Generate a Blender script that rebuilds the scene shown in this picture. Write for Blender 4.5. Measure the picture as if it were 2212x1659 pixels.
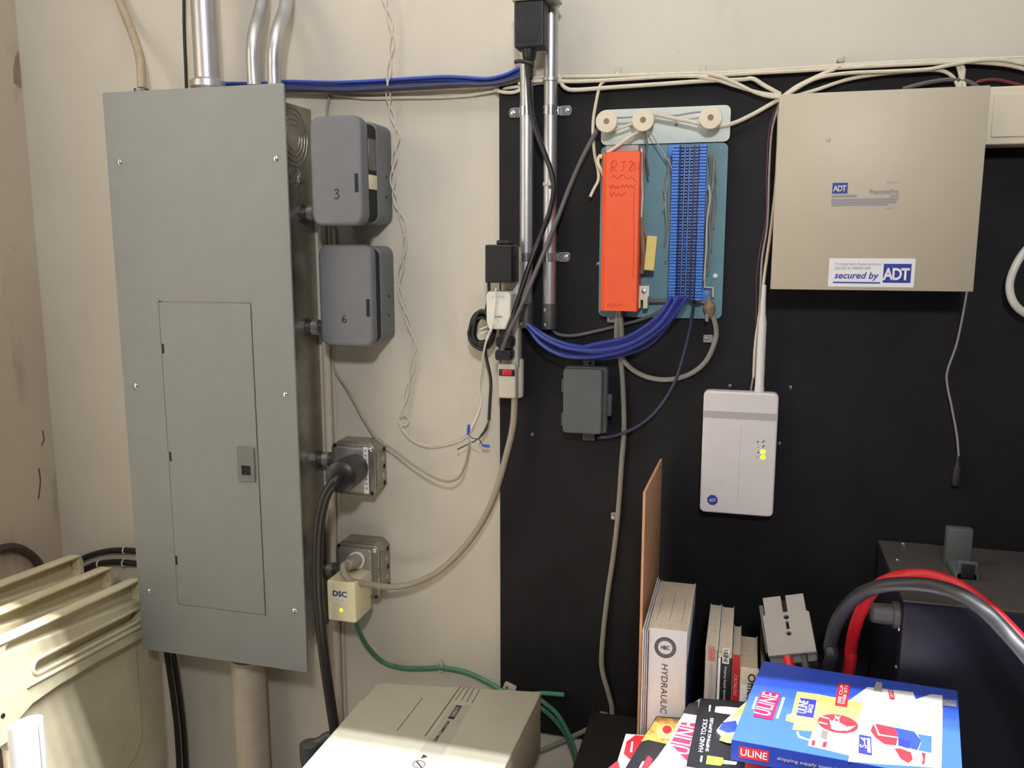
import bpy, bmesh, math, random
from mathutils import Vector, Matrix
random.seed(7)
for o in list(bpy.data.objects): bpy.data.objects.remove(o)
S = bpy.context.scene
COL = S.collection
V = Vector

# ------------------------------------------------------------------ camera
W, H, F = 2212, 1659, 1865.0
PITCH, YAW = math.radians(9.2), math.radians(15.4)
CAM = V((0, -1.587, 1.55))
FW = V((-math.sin(YAW)*math.cos(PITCH), math.cos(YAW)*math.cos(PITCH), -math.sin(PITCH)))
RT = V((math.cos(YAW), math.sin(YAW), 0)); UP = RT.cross(FW)
cd = bpy.data.cameras.new('camera'); cam = bpy.data.objects.new('camera', cd); COL.objects.link(cam)
cam.matrix_world = Matrix(((RT.x, UP.x, -FW.x, CAM.x), (RT.y, UP.y, -FW.y, CAM.y), (RT.z, UP.z, -FW.z, CAM.z), (0, 0, 0, 1)))
cd.sensor_width = 36; cd.lens = 36*F/W; cd.clip_start = .02
S.camera = cam

# ------------------------------------------------------------------ world, lamps, exposure
wd = bpy.data.worlds.new('world'); S.world = wd; wd.use_nodes = True
bg = wd.node_tree.nodes['Background']; bg.inputs[0].default_value = (.98, .98, 1, 1); bg.inputs[1].default_value = .055
S.view_settings.view_transform = 'Standard'; S.view_settings.look = 'None'
S.view_settings.gamma = 1; S.view_settings.use_curve_mapping = False; S.view_settings.exposure = 0.0
def area(name, loc, aim, sx, sy, power, color, shape='RECTANGLE'):
    l = bpy.data.lights.new(name, 'AREA'); l.shape = shape; l.size = sx; l.size_y = sy
    l.energy = power; l.color = color
    o = bpy.data.objects.new(name, l); COL.objects.link(o); o.location = loc
    o.rotation_euler = (V(aim)-V(loc)).to_track_quat('-Z', 'Y').to_euler()
    return o
LAMP_AT = V((.2, -2.3, 2.42))
area('ceiling_lamp_glow', LAMP_AT, (-.4, 0, 2.15), .18, .18, 10.8, (.985, .99, 1)).data.spread = math.radians(115)
FILL_AT = V((-.35, -.75, 2.86))
area('fill_panel_glow', FILL_AT, (-.35, -.75, 0), 1.8, .5, 9.5, (.985, .99, 1))  # added soft fill from above, brightens the wall toward its top
# long hooded shop light hung above the bench: four rows of LEDs behind an opaque front lip
STRIP_Z, LIP = 2.46, V((0, -.74, 2.32))
for k in range(4):
    area('shop_light_led_row', (-.35, -0.7733-.0026*k, STRIP_Z), (-.35, -0.7733-.0026*k, 0), 2.6, .0014, 55, (.97, .98, 1))

# ------------------------------------------------------------------ measuring: photograph pixel -> point on a real plane
def ray(px, py): return FW + RT*((px-W/2)/F) - UP*((py-H/2)/F)
def P(px, py, d=0.):                        # on the plane d metres in front of the back wall
    v = ray(px, py); return CAM + v*((-d-CAM.y)/v.y)
def PZ(px, py, z):
    v = ray(px, py); return CAM + v*((z-CAM.z)/v.z)
def PX(px, py, x):
    v = ray(px, py); return CAM + v*((x-CAM.x)/v.x)

# ------------------------------------------------------------------ materials
MATS = {}
def lin(c): return tuple((v/12.92 if v <= .04045 else ((v+.055)/1.055)**2.4) for v in (x/255 for x in c))
def M(name, rgb, rough=.5, metal=0., var=.08, scale=40., bump=0., bscale=200., emit=0., rgb2=None, coat=0.):
    if name in MATS: return MATS[name]
    m = bpy.data.materials.new(name); m.use_nodes = True; nt = m.node_tree; N = nt.nodes; L = nt.links
    b = N['Principled BSDF']; b.inputs['Roughness'].default_value = rough; b.inputs['Metallic'].default_value = metal
    c = lin(rgb); b.inputs['Base Color'].default_value = (*c, 1)
    if coat: b.inputs['Coat Weight'].default_value = coat
    tc = N.new('ShaderNodeTexCoord')
    if var > 0:
        n = N.new('ShaderNodeTexNoise'); n.inputs['Scale'].default_value = scale; n.inputs['Detail'].default_value = 5
        n.inputs['Roughness'].default_value = .65
        r = N.new('ShaderNodeValToRGB'); c2 = lin(rgb2) if rgb2 else c
        r.color_ramp.elements[0].position = .3; r.color_ramp.elements[1].position = .7
        r.color_ramp.elements[0].color = (*[x*(1-var) for x in c2], 1); r.color_ramp.elements[1].color = (*[min(1, x*(1+var)) for x in c], 1)
        L.new(tc.outputs['Object'], n.inputs['Vector']); L.new(n.outputs[0], r.inputs[0]); L.new(r.outputs[0], b.inputs['Base Color'])
    if bump > 0:
        n2 = N.new('ShaderNodeTexNoise'); n2.inputs['Scale'].default_value = bscale; n2.inputs['Detail'].default_value = 3
        bm = N.new('ShaderNodeBump'); bm.inputs['Strength'].default_value = bump; bm.inputs['Distance'].default_value = .002
        L.new(tc.outputs['Object'], n2.inputs['Vector']); L.new(n2.outputs[0], bm.inputs['Height']); L.new(bm.outputs[0], b.inputs['Normal'])
    if emit:
        b.inputs['Emission Color'].default_value = (*c, 1); b.inputs['Emission Strength'].default_value = emit
    MATS[name] = m; return m

def wall_paint(name, rgb, smudge):
    m = bpy.data.materials.new(name); m.use_nodes = True; nt = m.node_tree; N = nt.nodes; L = nt.links; b = N['Principled BSDF']
    b.inputs['Roughness'].default_value = .6
    tc = N.new('ShaderNodeTexCoord'); c = lin(rgb)
    def noise(sc, det, vec=None):
        n = N.new('ShaderNodeTexNoise'); n.inputs['Scale'].default_value = sc; n.inputs['Detail'].default_value = det
        L.new(vec or tc.outputs['Object'], n.inputs['Vector']); return n
    def ramp(n, p0, c0, p1, c1):
        r = N.new('ShaderNodeValToRGB'); r.color_ramp.elements[0].position = p0; r.color_ramp.elements[1].position = p1
        r.color_ramp.elements[0].color = (*c0, 1); r.color_ramp.elements[1].color = (*c1, 1); L.new(n.outputs[0], r.inputs[0]); return r
    base = ramp(noise(3, 6), .3, [x*.93 for x in c], .7, [min(1, x*1.04) for x in c])
    mp = N.new('ShaderNodeMapping'); mp.inputs['Scale'].default_value = (14, 14, 4); L.new(tc.outputs['Object'], mp.inputs[0])
    dirt = ramp(noise(1.0, 8, mp.outputs[0]), .62, (1, 1, 1), .80, (smudge,)*3)
    spots = ramp(noise(60, 4), .70, (1, 1, 1), .78, (.72, .70, .66))
    mx = N.new('ShaderNodeMix'); mx.data_type = 'RGBA'; mx.blend_type = 'MULTIPLY'; mx.inputs[0].default_value = 1
    L.new(base.outputs[0], mx.inputs[6]); L.new(dirt.outputs[0], mx.inputs[7])
    mx2 = N.new('ShaderNodeMix'); mx2.data_type = 'RGBA'; mx2.blend_type = 'MULTIPLY'; mx2.inputs[0].default_value = .6
    L.new(mx.outputs[2], mx2.inputs[6]); L.new(spots.outputs[0], mx2.inputs[7]); L.new(mx2.outputs[2], b.inputs['Base Color'])
    bm = N.new('ShaderNodeBump'); bm.inputs['Strength'].default_value = .12; bm.inputs['Distance'].default_value = .003
    L.new(noise(45, 4).outputs[0], bm.inputs['Height']); L.new(bm.outputs[0], b.inputs['Normal'])
    MATS[name] = m; return m

WALL = wall_paint('cream_wall_paint', (208, 201, 186), .90)
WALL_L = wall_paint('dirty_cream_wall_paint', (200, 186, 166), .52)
BOARD = M('black_board_paint', (27, 26, 29), .7, var=.3, scale=9, bump=.2, bscale=25); BOARD.node_tree.nodes['Principled BSDF'].inputs['Specular IOR Level'].default_value = .25
FLOORM = M('concrete', (62, 59, 55), .8, var=.15, scale=6, bump=.2)
PANEL = M('grey_enamel', (134, 137, 135), .45, var=.035, scale=18, bump=.10, bscale=500)
PANELD = M('grey_enamel_latch', (112, 114, 112), .45, var=.04)
GALV = M('galvanised_steel', (160, 156, 144), .38, metal=.75, var=.25, scale=22)
EMT = M('conduit_steel', (200, 200, 202), .42, metal=.9, var=.08, scale=30)
EMTD = M('dull_cast_steel', (120, 120, 120), .42, metal=.85, var=.15, scale=60)
CHROME = M('bright_zinc', (225, 225, 225), .22, metal=.95, var=.05)
DISC = M('grey_powder_coat', (110, 112, 117), .5, var=.05, scale=30, bump=.08, bscale=400)
DARK = M('dark_inside', (22, 21, 21), .7, var=.2)
MARK = M('black_marker', (34, 34, 38), .7, var=0)
CREAM = M('cream_plastic', (226, 218, 180), .4, var=.05, scale=60)
YELLOWED = M('yellowed_plastic', (205, 185, 120), .45, var=.08, scale=70)
BEIGE = M('beige_strip_plastic', (206, 200, 184), .45, var=.04)
WHITE = M('white_plastic', (226, 222, 218), .4, var=.03)
WHITEP = M('white_adapter_plastic', (232, 228, 215), .35, var=.02)
BLACK = M('black_plastic', (30, 30, 33), .45, var=.1, bump=.05)
RUBBER = M('black_rubber', (34, 32, 32), .38, var=.1, scale=80)
COILM = M('soft_black_cord', (48, 46, 44), .6, var=.15, scale=80)
BLUEC = M('blue_cable_jacket', (44, 60, 146), .4, var=.08)
BLUEB = M('bright_blue_cable_jacket', (54, 78, 172), .4, var=.06)
NAVY = M('navy_cable_jacket', (50, 52, 82), .45, var=.1)
CREAMW = M('cream_cable_jacket', (216, 206, 186), .5, var=.08, scale=60)
THINW = M('thin_white_wire', (205, 197, 180), .5, var=.05)
GREYC = M('grey_cable_jacket', (140, 136, 124), .5, var=.06)
GREYD = M('dark_grey_cable_jacket', (92, 90, 88), .5, var=.08)
GREYW = M('grey_thin_wire', (150, 148, 146), .45, var=.05)
TANC = M('tan_grey_cord', (158, 148, 130), .5, var=.05)
GREEN = M('green_cable_jacket', (70, 128, 98), .45, var=.1, scale=90)
ORANGE = M('orange_cover_plastic', (238, 94, 50), .5, var=.03)
ORANGEINK = M('ink_on_orange', (196, 66, 34), .6, var=0)
TEAL = M('teal_painted_plate', (104, 144, 154), .5, var=.06, scale=25)
TEALW = M('pale_mint_plate', (205, 214, 208), .5, var=.05, scale=25)
SPOOLM = M('bone_spool_plastic', (222, 210, 186), .5, var=.03)
BLOCKB = M('blue_block_plastic', (70, 124, 212), .45, var=.05)
BLOCKD = M('dark_blue_block_field', (44, 66, 122), .55, var=.25, scale=160)
PIN = M('tinned_clip', (96, 110, 150), .4, metal=.5, var=.3, scale=300)
SPONGE = M('yellow_label_plastic', (206, 186, 112), .6, var=.06)
JBOX = M('dark_grey_box_plastic', (88, 94, 94), .5, var=.06)
JBOXD = M('darker_grey_box_plastic', (74, 78, 79), .5, var=.06)
CABINET = M('beige_enamel', (190, 180, 158), .45, var=.02, scale=20, bump=.05, bscale=500)
CABINETL = M('light_beige_enamel', (226, 214, 188), .45, var=.02)
LOGO = M('logo_blue', (42, 58, 152), .5, var=0)
LOGOL = M('pale_print_blue', (150, 146, 156), .6, var=0)
INKG = M('grey_print', (168, 160, 146), .6, var=0)
STICK = M('white_sticker', (240, 238, 240), .45, var=0)
BAND = M('grey_band', (184, 178, 178), .45, var=0)
LEDY = M('lit_led', (225, 255, 40), .4, var=0, emit=1.6)
BROWN = M('brown_cardboard', (208, 160, 122), .7, var=.07, scale=30)
PAPER = M('page_edges', (214, 200, 178), .75, var=.10, scale=120)
PAPERW = M('white_cover_stock', (228, 225, 224), .45, var=.03)
INK = M('black_print', (40, 38, 42), .5, var=0)
BOOKBLUE = M('sky_photo_print', (38, 66, 150), .4, var=.35, scale=16, rgb2=(60, 70, 60))
REDP = M('red_print', (206, 38, 48), .45, var=0)
CATBLUE = M('blue_cover_print', (52, 84, 196), .35, var=.05, scale=9)
CATNAVY = M('blue_spine_print', (38, 58, 150), .4, var=.05)
YELP = M('yellow_print', (240, 216, 90), .4, var=0)
WHITEPR = M('white_print', (238, 238, 240), .4, var=0)
DBLUEP = M('deep_blue_print', (40, 44, 160), .4, var=0)
BLACKP = M('black_cover_print', (26, 26, 30), .35, var=.1)
GOLDP = M('gold_coins_print', (214, 164, 82), .4, var=.5, scale=55, rgb2=(120, 80, 36))
LIMEP = M('lime_print', (150, 226, 60), .4, var=0)
RED = M('red_cable_jacket', (204, 34, 44), .38, var=.06)
BATK = M('black_battery_cable', (44, 45, 48), .4, var=.1)
CONNG = M('grey_connector_plastic', (168, 162, 156), .55, var=.04)
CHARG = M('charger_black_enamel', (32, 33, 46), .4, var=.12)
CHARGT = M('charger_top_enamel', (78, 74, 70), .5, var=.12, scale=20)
UPSM = M('ivory_grey_plastic', (190, 186, 168), .5, var=.03)
UPSD = M('ivory_grey_groove', (120, 114, 96), .6, var=0)
UPSL = M('grey_name_strip', (176, 170, 156), .5, var=0)
CHAIRM = M('ivory_resin', (222, 212, 180), .35, var=.08, scale=14)
TUBEM = M('dark_chrome_tube', (110, 108, 104), .25, metal=.9, var=.05)
DESKM = M('black_desk_laminate', (26, 25, 25), .6, var=.2)
PAINTPIPE = M('painted_pipe', (206, 194, 174), .6, var=.06, scale=40)
PAINTPIPED = M('grimy_painted_pipe', (176, 160, 136), .6, var=.12, scale=60)
BROWNC = M('brown_junction_tape', (138, 116, 98), .6, var=.1)
CRIMP = M('blue_crimp', (50, 90, 190), .4, var=0)
CLEARC = M('nylon_clip', (190, 184, 166), .4, var=.05)

# ------------------------------------------------------------------ builders
def tag(o, label, cat, group=None):
    o['label'] = label; o['category'] = cat
    if group: o['group'] = group
    return o
def thing(name, label, cat, loc, group=None):
    o = bpy.data.objects.new(name, None); COL.objects.link(o); o.location = loc; o.empty_display_size = .02
    return tag(o, label, cat, group)
def finish(name, me, mat, parent=None, smooth=True):
    """link a world-space mesh with its origin at its own centre, under its parent"""
    if not me.materials: me.materials.append(mat)
    vs = [v.co for v in me.vertices]
    c = V([(min(v[i] for v in vs)+max(v[i] for v in vs))/2 for i in range(3)])
    me.transform(Matrix.Translation(-c))
    if smooth:
        for p in me.polygons: p.use_smooth = True
        try: me.set_sharp_from_angle(angle=math.radians(35))
        except Exception: pass
    o = bpy.data.objects.new(name, me); COL.objects.link(o)
    if parent:
        pl = V((0, 0, 0)); q = parent
        while q: pl += q.location; q = q.parent
        o.parent = parent; o.location = c-pl
    else: o.location = c
    return o
def from_bm(name, bm, mat, parent=None, smooth=True):
    bmesh.ops.recalc_face_normals(bm, faces=bm.faces)
    me = bpy.data.meshes.new(name); bm.to_mesh(me); bm.free(); return finish(name, me, mat, parent, smooth)
def struct(o): o['kind'] = 'structure'; return o

def add_box(bm, x0, x1, y0, y1, z0, z1, bev=0., seg=2):
    r = bmesh.ops.create_cube(bm, size=1)
    for v in r['verts']:
        v.co = V(((x0+x1)/2+v.co.x*(x1-x0), (y0+y1)/2+v.co.y*(y1-y0), (z0+z1)/2+v.co.z*(z1-z0)))
    if bev > 0:
        es = list({e for v in r['verts'] for e in v.link_edges})
        bmesh.ops.bevel(bm, geom=es, offset=bev, segments=seg, affect='EDGES', profile=.5)
def box(name, x0, x1, y0, y1, z0, z1, mat, parent=None, bev=.002, seg=2):
    bm = bmesh.new(); add_box(bm, min(x0, x1), max(x0, x1), min(y0, y1), max(y0, y1), min(z0, z1), max(z0, z1), bev, seg)
    return from_bm(name, bm, mat, parent)
def smooth_path(pts, n=8):
    pts = [V(p) for p in pts]
    if len(pts) < 3: return pts
    q = [pts[0]*2-pts[1]]+pts+[pts[-1]*2-pts[-2]]; out = []
    for i in range(1, len(q)-2):
        a, b, c, d = q[i-1], q[i], q[i+1], q[i+2]
        for k in range(n):
            t = k/n
            out.append(.5*((2*b)+(c-a)*t+(2*a-5*b+4*c-d)*t*t+(3*b-a-3*c+d)*t**3))
    out.append(pts[-1]); return out
def add_tube(bm, path, r, sides=8, cap=True):
    rs = r if isinstance(r, (list, tuple)) else [r]*len(path)
    up = None; rings = []
    for i, p in enumerate(path):
        t = (path[min(i+1, len(path)-1)]-path[max(i-1, 0)])
        t = t.normalized() if t.length > 1e-9 else V((0, 0, 1))
        if up is None: up = t.orthogonal().normalized()
        up = (up-t*up.dot(t)); up = up.normalized() if up.length > 1e-6 else t.orthogonal().normalized()
        s = t.cross(up)
        rings.append([bm.verts.new(p+(up*math.cos(a)+s*math.sin(a))*rs[i]) for a in [2*math.pi*k/sides for k in range(sides)]])
    for a, b in zip(rings, rings[1:]):
        for k in range(sides): bm.faces.new((a[k], a[(k+1) % sides], b[(k+1) % sides], b[k]))
    if cap: bm.faces.new(rings[0][::-1]); bm.faces.new(rings[-1])
def tube(name, pts, r, mat, parent=None, n=8, sides=8):
    bm = bmesh.new(); add_tube(bm, smooth_path(pts, n), r, sides); return from_bm(name, bm, mat, parent)
def lathe(name, o, axis, prof, mat, parent=None, sides=24):
    """prof: (distance along the axis, radius) pairs"""
    bm = bmesh.new(); axis = V(axis).normalized(); u = axis.orthogonal().normalized(); w = axis.cross(u); rings = []
    for t, r in prof:
        rings.append([bm.verts.new(V(o)+axis*t+(u*math.cos(a)+w*math.sin(a))*max(r, 1e-5)) for a in [2*math.pi*k/sides for k in range(sides)]])
    for a, b in zip(rings, rings[1:]):
        for k in range(sides): bm.faces.new((a[k], a[(k+1) % sides], b[(k+1) % sides], b[k]))
    bm.faces.new(rings[0][::-1]); bm.faces.new(rings[-1])
    return from_bm(name, bm, mat, parent)
def rrect(x0, x1, z0, z1, r, n=5):
    pts = []
    for cx, cz, a0 in ((x1-r, z1-r, 0), (x0+r, z1-r, 90), (x0+r, z0+r, 180), (x1-r, z0+r, 270)):
        for k in range(n+1):
            a = math.radians(a0+90*k/n); pts.append((cx+r*math.cos(a), cz+r*math.sin(a)))
    return pts
def circ(cx, cz, r, n=24, sq=1): return [(cx+r*math.cos(2*math.pi*k/n), cz+sq*r*math.sin(2*math.pi*k/n)) for k in range(n)]
def curve_mesh(cu, mat4):
    o = bpy.data.objects.new('tmp', cu); COL.objects.link(o)
    dg = bpy.context.evaluated_depsgraph_get(); dg.update()
    me = bpy.data.meshes.new_from_object(o.evaluated_get(dg)); bpy.data.objects.remove(o); bpy.data.curves.remove(cu)
    me.materials.clear(); me.transform(mat4); return me
def frame(o, u, v):
    u = V(u).normalized(); v = V(v).normalized(); n = u.cross(v).normalized()
    return Matrix(((u.x, v.x, n.x, o[0]), (u.y, v.y, n.y, o[1]), (u.z, v.z, n.z, o[2]), (0, 0, 0, 1)))
XZ = ((1, 0, 0), (0, 0, 1))                # the wall plane; its normal points into the room
def plate(name, outline, holes, thick, fr, mat, parent=None, bev=0., bres=2):
    """flat plate with optional holes; its back face lies in the frame's plane"""
    cu = bpy.data.curves.new('c', 'CURVE'); cu.dimensions = '2D'; cu.fill_mode = 'BOTH'
    for pts in [outline]+list(holes):
        sp = cu.splines.new('POLY'); sp.points.add(len(pts)-1); sp.use_cyclic_u = True
        for q, p in zip(sp.points, pts): q.co = (p[0], p[1], 0, 1)
    cu.extrude = max(thick/2-bev, 1e-5); cu.bevel_depth = bev; cu.bevel_resolution = bres; cu.offset = -bev
    me = curve_mesh(cu, fr @ Matrix.Translation((0, 0, thick/2)))
    return finish(name, me, mat, parent)
def slab(name, outline, d0, d1, mat, parent=None, bev=.001, holes=(), bres=2):
    """rounded plate on the wall, from d0 to d1 metres in front of the wall plane"""
    return plate(name, outline, holes, d1-d0, frame((0, -d0, 0), *XZ), mat, parent, bev, bres)
def text(s, o, u, v, mat, parent, h=None, w=None, name='lettering', align='CENTER', shear=0., bold=0., space=1., ext=.00015):
    cu = bpy.data.curves.new('t', 'FONT'); cu.body = s; cu.size = 1; cu.align_x = align; cu.align_y = 'CENTER'
    cu.shear = shear; cu.offset = bold; cu.space_character = space; cu.resolution_u = 3; cu.extrude = 0.0
    me = curve_mesh(cu, Matrix.Identity(4))
    xs = [q.co.x for q in me.vertices]; ys = [q.co.y for q in me.vertices]
    sy = (h/(max(ys)-min(ys))) if h else None; sx = (w/(max(xs)-min(xs))) if w else sy
    sy = sy or sx
    cx = {'CENTER': (max(xs)+min(xs))/2, 'LEFT': min(xs), 'RIGHT': max(xs)}[align]; cy = (max(ys)+min(ys))/2
    me.transform(frame(o, u, v) @ Matrix.Diagonal((sx, sy, 1, 1)) @ Matrix.Translation((-cx, -cy, ext)))
    return finish(name, me, mat, parent, False)
def wtext(s, px, py, d, mat, parent, **k): return text(s, P(px, py, d+.0004), *XZ, mat, parent, **k)
def flat(name, pts, mat, parent, lift=(0, 0, 0)):
    bm = bmesh.new(); bm.faces.new([bm.verts.new(V(p)+V(lift)) for p in pts])
    me = bpy.data.meshes.new(name); bm.to_mesh(me); bm.free(); return finish(name, me, mat, parent, False)
def xz(pts, d): return [(P(x, y, d).x, P(x, y, d).z) for x, y in pts]
def wp(*pts): return [P(*p) for p in pts]
def cable(name, label, pts, r, mat, cat='cable', group=None, n=8, sides=8):
    return tag(tube(name, wp(*pts), r, mat, None, n, sides), label, cat, group)
def squiggle(name, pts, d, r, mat, parent): return tube(name, [P(x, y, d) for x, y in pts], r, mat, parent, 4, 5)

# ------------------------------------------------------------------ the room
XL = -1.53
struct(box('wall_back', XL-.1, 3.0, 0, .1, 0, 2.9, WALL, bev=0))
struct(box('wall_left', XL-.1, XL, -3.8, 0, 0, 2.9, WALL_L, bev=0))
wl = bpy.data.objects['wall_left']
for q in ([(84, 1012), (87, 1040), (83, 1078)], [(92, 930), (95, 948), (90, 962)]): tube('wall_scratch', [PX(x, y, XL+.0004) for x, y in q], .0016, M('old_scratch', (84, 70, 60), .8), wl, 4, 5)
flat('wall_stain', [PX(x, y, XL+.0005) for x, y in ((40, 108), (33, 122), (29, 150), (30, 178), (38, 186), (47, 192), (44, 150))], M('brown_stain', (150, 130, 112), .8, var=.25, scale=120), wl)
struct(box('floor', XL-.1, 3.0, -3.8, .1, -.1, 0, FLOORM, bev=0))
struct(box('ceiling', XL-.1, 3.0, -3.8, .1, 2.9, 3.0, WALL, bev=0))
BD = .016                                   # thickness of the black board
bt = [P(1083, 190, BD), P(1640, 158, BD)]
tag(box('backer_board', P(1079, 700, BD).x, 1.2, -BD, -.0005, .573, 1.833, BOARD, bev=.001), 'large sheet of black painted plywood fixed over the right of the cream wall', 'board')

# lamps above and behind the photographer, with an added ceiling panel for fill
t = thing('ceiling_lamp', 'round ceiling lamp hung behind the photographer', 'lamp', (LAMP_AT.x, LAMP_AT.y-.05, LAMP_AT.z))
lathe('lamp_shade', LAMP_AT+V((0, -.10, .06)), (0, -.35, 1), [(0, .20), (.05, .16), (.10, .06), (.13, .03)], WHITE, t)
tube('pendant_rod', [LAMP_AT+V((0, -.15, .15)), V((LAMP_AT.x, LAMP_AT.y-.15, 2.9))], .012, EMTD, t)
t = thing('fill_panel', 'added flat fill-light panel under the ceiling over the wall, above the view', 'lamp', FILL_AT+V((0, 0, .01)))
box('fill_panel_housing', FILL_AT.x-.95, FILL_AT.x+.95, FILL_AT.y-.29, FILL_AT.y+.29, 2.87, 2.9, WHITE, t)  # unseen body of the added fill panel
t = thing('shop_light', 'long hooded shop light hung above the bench', 'lamp', (-.35, -.82, STRIP_Z))
bm = bmesh.new()
add_box(bm, -1.70, 1.0, LIP.y-.16, LIP.y, STRIP_Z+.004, STRIP_Z+.05)
add_box(bm, -1.70, 1.0, LIP.y-.003, LIP.y, LIP.z, STRIP_Z+.05)
for v in bm.verts: v.co.x = max(v.co.x, XL+.01)
from_bm('housing', bm, WHITE, t, False)
for x in (-1.2, .7): tube('hanger_wire', [V((x, -.82, STRIP_Z+.05)), V((x, -.82, 2.87))], .003, EMTD, t)

# ------------------------------------------------------------------ breaker panel
t = thing('breaker_panel', 'tall grey breaker panel with hinged door and screwed front cover', 'electrical panel', (-1.0, -.08, .745))
PF = .162
box('panel_box', -1.165, -.845, -.157, 0, .745, 1.81, GALV, t, .002)
x0, x1, z0, z1 = -1.192, -.811, .716, 1.831
dx0, dx1, dz0, dz1 = -1.098, -.899, .826, 1.440
g = .0022
slab('cover', rrect(x0, x1, z0, z1, .002, 2), .157, PF, PANEL, t, .0006, [rrect(dx0-g*.4, dx1+g, dz0-g*.4, dz1+g, .001, 1)])
box('cover_backing', dx0-.01, dx1+.01, -.1568, -.1555, dz0-.01, dz1+.01, DARK, t, 0)
dr = slab('door', rrect(dx0, dx1, dz0, dz1, .001, 1), .157, PF+.0002, PANEL, t, .0006)
lx, lz = P(533, 1003, PF).x, P(533, 1003, PF).z
la = slab('latch', rrect(lx-.0185, lx+.0185, lz-.034, lz+.034, .002), PF, PF+.004, PANELD, dr, .001, [rrect(lx-.010, lx+.010, lz-.021, lz-.002, .002)])
slab('latch_recess', rrect(lx-.010, lx+.010, lz-.021, lz-.002, .001), PF+.0003, PF+.0012, DARK, dr, 0)
for px, py in ((351, 753), (367, 986), (380, 1210)):
    p = P(px, py, PF); slab('hinge_slot', rrect(p.x-.0035, p.x+.0035, p.z-.0095, p.z+.0095, .002), PF, PF+.0009, DARK, dr, 0)
    slab('hinge_tab', rrect(p.x-.0035, p.x-.0005, p.z-.0095, p.z+.0095, .001), PF, PF+.002, PANEL, dr, .0005)
for px, py in ((258, 350), (596, 343), (294, 833), (617, 852), (324, 1277), (637, 1319)):
    p = P(px, py, PF)
    lathe('cover_screw', (p.x, -PF, p.z), (0, -1, 0), [(0, .0055), (.002, .0052), (.0035, .0035), (.004, .0008)], CHROME, t, 14)
def ring(name, c, axis, R, r, mat, parent, sq=1.0, n=28):
    bm = bmesh.new(); ax = V(axis).normalized(); u = V((0, 0, 1)); w = ax.cross(u)
    pts = [V(c)+u*math.cos(a)*R*sq+w*math.sin(a)*R for a in [2*math.pi*k/n for k in range(n+1)]]
    add_tube(bm, pts, r, 6, False); return from_bm(name, bm, mat, parent)
SX = -.845
for py, R in ((300, (.024, .034, .044, .054)), (382, (.013, .019)), (1262, (.013, .019)), (1330, (.018, .028))):
    pz = PX(650, py, SX).z
    for r_ in R: ring('knockout', (SX, -.075, pz), (1, 0, 0), r_, .0013, GALV, t)
lathe('knockout_plug', PX(640, 382, SX)+V((0, .02, 0)), (1, 0, 0), [(0, .011), (.003, .011), (.005, .006), (.0055, .002)], GALV, t, 16)
# ------------------------------------------------------------------ conduits on top of the panel
t = thing('wide_steel_conduit', 'widest steel conduit with compression fitting rising from the breaker panel', 'conduit', (P(449, 180, .08).x, -.08, 1.81))
cx = P(447, 150, .08).x
tube('conduit_pipe', [V((cx, -.08, 1.83)), V((cx, -.08, 2.9))], .0235, EMT, t, sides=20)
lathe('compression_fitting', (cx, -.08, 1.812), (0, 0, 1), [(0, .027), (.012, .027), (.014, .031), (.020, .031), (.022, .0275), (.030, .0275), (.034, .033), (.045, .033), (.050, .025), (.0505, .0236)], EMT, t)
tag(tube('narrow_steel_conduit', [P(549, 184, .10), P(547, 150, .10), P(546, 105, .10), P(551, 65, .085), P(562, 25, .055), P(568, -20, .035), P(568, -140, .030), V((P(568, -140, .030).x, -.030, 2.9))], .0125, EMT, None, 8, 16), 'slim steel conduit bent back to the wall, beside the wide conduit on the panel', 'conduit', None)
tag(tube('narrow_steel_conduit', [P(593, 184, .10), P(592, 150, .10), P(593, 105, .10), P(600, 65, .085), P(614, 25, .055), P(620, -20, .035), P(620, -140, .030), V((P(620, -140, .030).x, -.030, 2.9))], .0125, EMT, None, 8, 16), 'slim steel conduit bent back to the wall, at the right corner of the breaker panel', 'conduit', None)
t = thing('painted_pipe', 'thin wall-coloured painted pipe bending down to the left of the panel top', 'pipe', P(305, 192, .08))
tube('pipe', [V((P(225, -110, .012).x, -.012, 2.9)), P(225, -110, .012), P(240, -60, .012), P(258, 0, .012), P(278, 50, .018), P(296, 100, .04), P(304, 140, .065), P(306, 192, .08)], .0085, PAINTPIPED, t, 8, 12)
lathe('pipe_locknut', P(306, 199, .08), (0, 0, 1), [(0, .014), (.006, .014), (.0065, .009)], EMTD, t, 10)
box('fitting_lug', P(285, 195, .08).x, P(300, 195, .08).x, -.088, -.072, 1.832, 1.838, EMTD, t, .001)
cable('black_wall_line', 'thin black line running straight down the wall behind the panel top', [(372, -420, .02), (380, -300, .02), (388, -160, .02), (396, -60, .02), (398, 60, .02), (401, 140, .02), (403, 200, .02)], .0032, RUBBER)  # thin dark vertical line on the wall, drawn as a black tube
# pipe and cables below the panel
tag(tube('pvc_conduit', [P(536, 1420, .06), P(541, 1540, .06), V((P(541, 1540, .06).x, -.06, 0))], .036, PAINTPIPE, None, 6, 24), 'thick cream painted pipe dropping from the bottom of the breaker panel', 'pipe')
for a, g_, lab in ((0, 0, 'glossy black cable dropping from the panel bottom, touching the ivory chair seat'), (14, .016, 'glossy black cable dropping from the panel bottom, on the side of the thick pipe')):
    cable('black_drop_cable', lab, [(358+a, 1395, .05), (366+a, 1450, .05-g_), (376+a, 1520, .045-g_), (384+a, 1600, .04-g_), (388+a, 1720, .04-g_), (386+a, 2050, .03)], .0062, RUBBER, group='black cables dropping from the panel bottom', sides=10)

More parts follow.
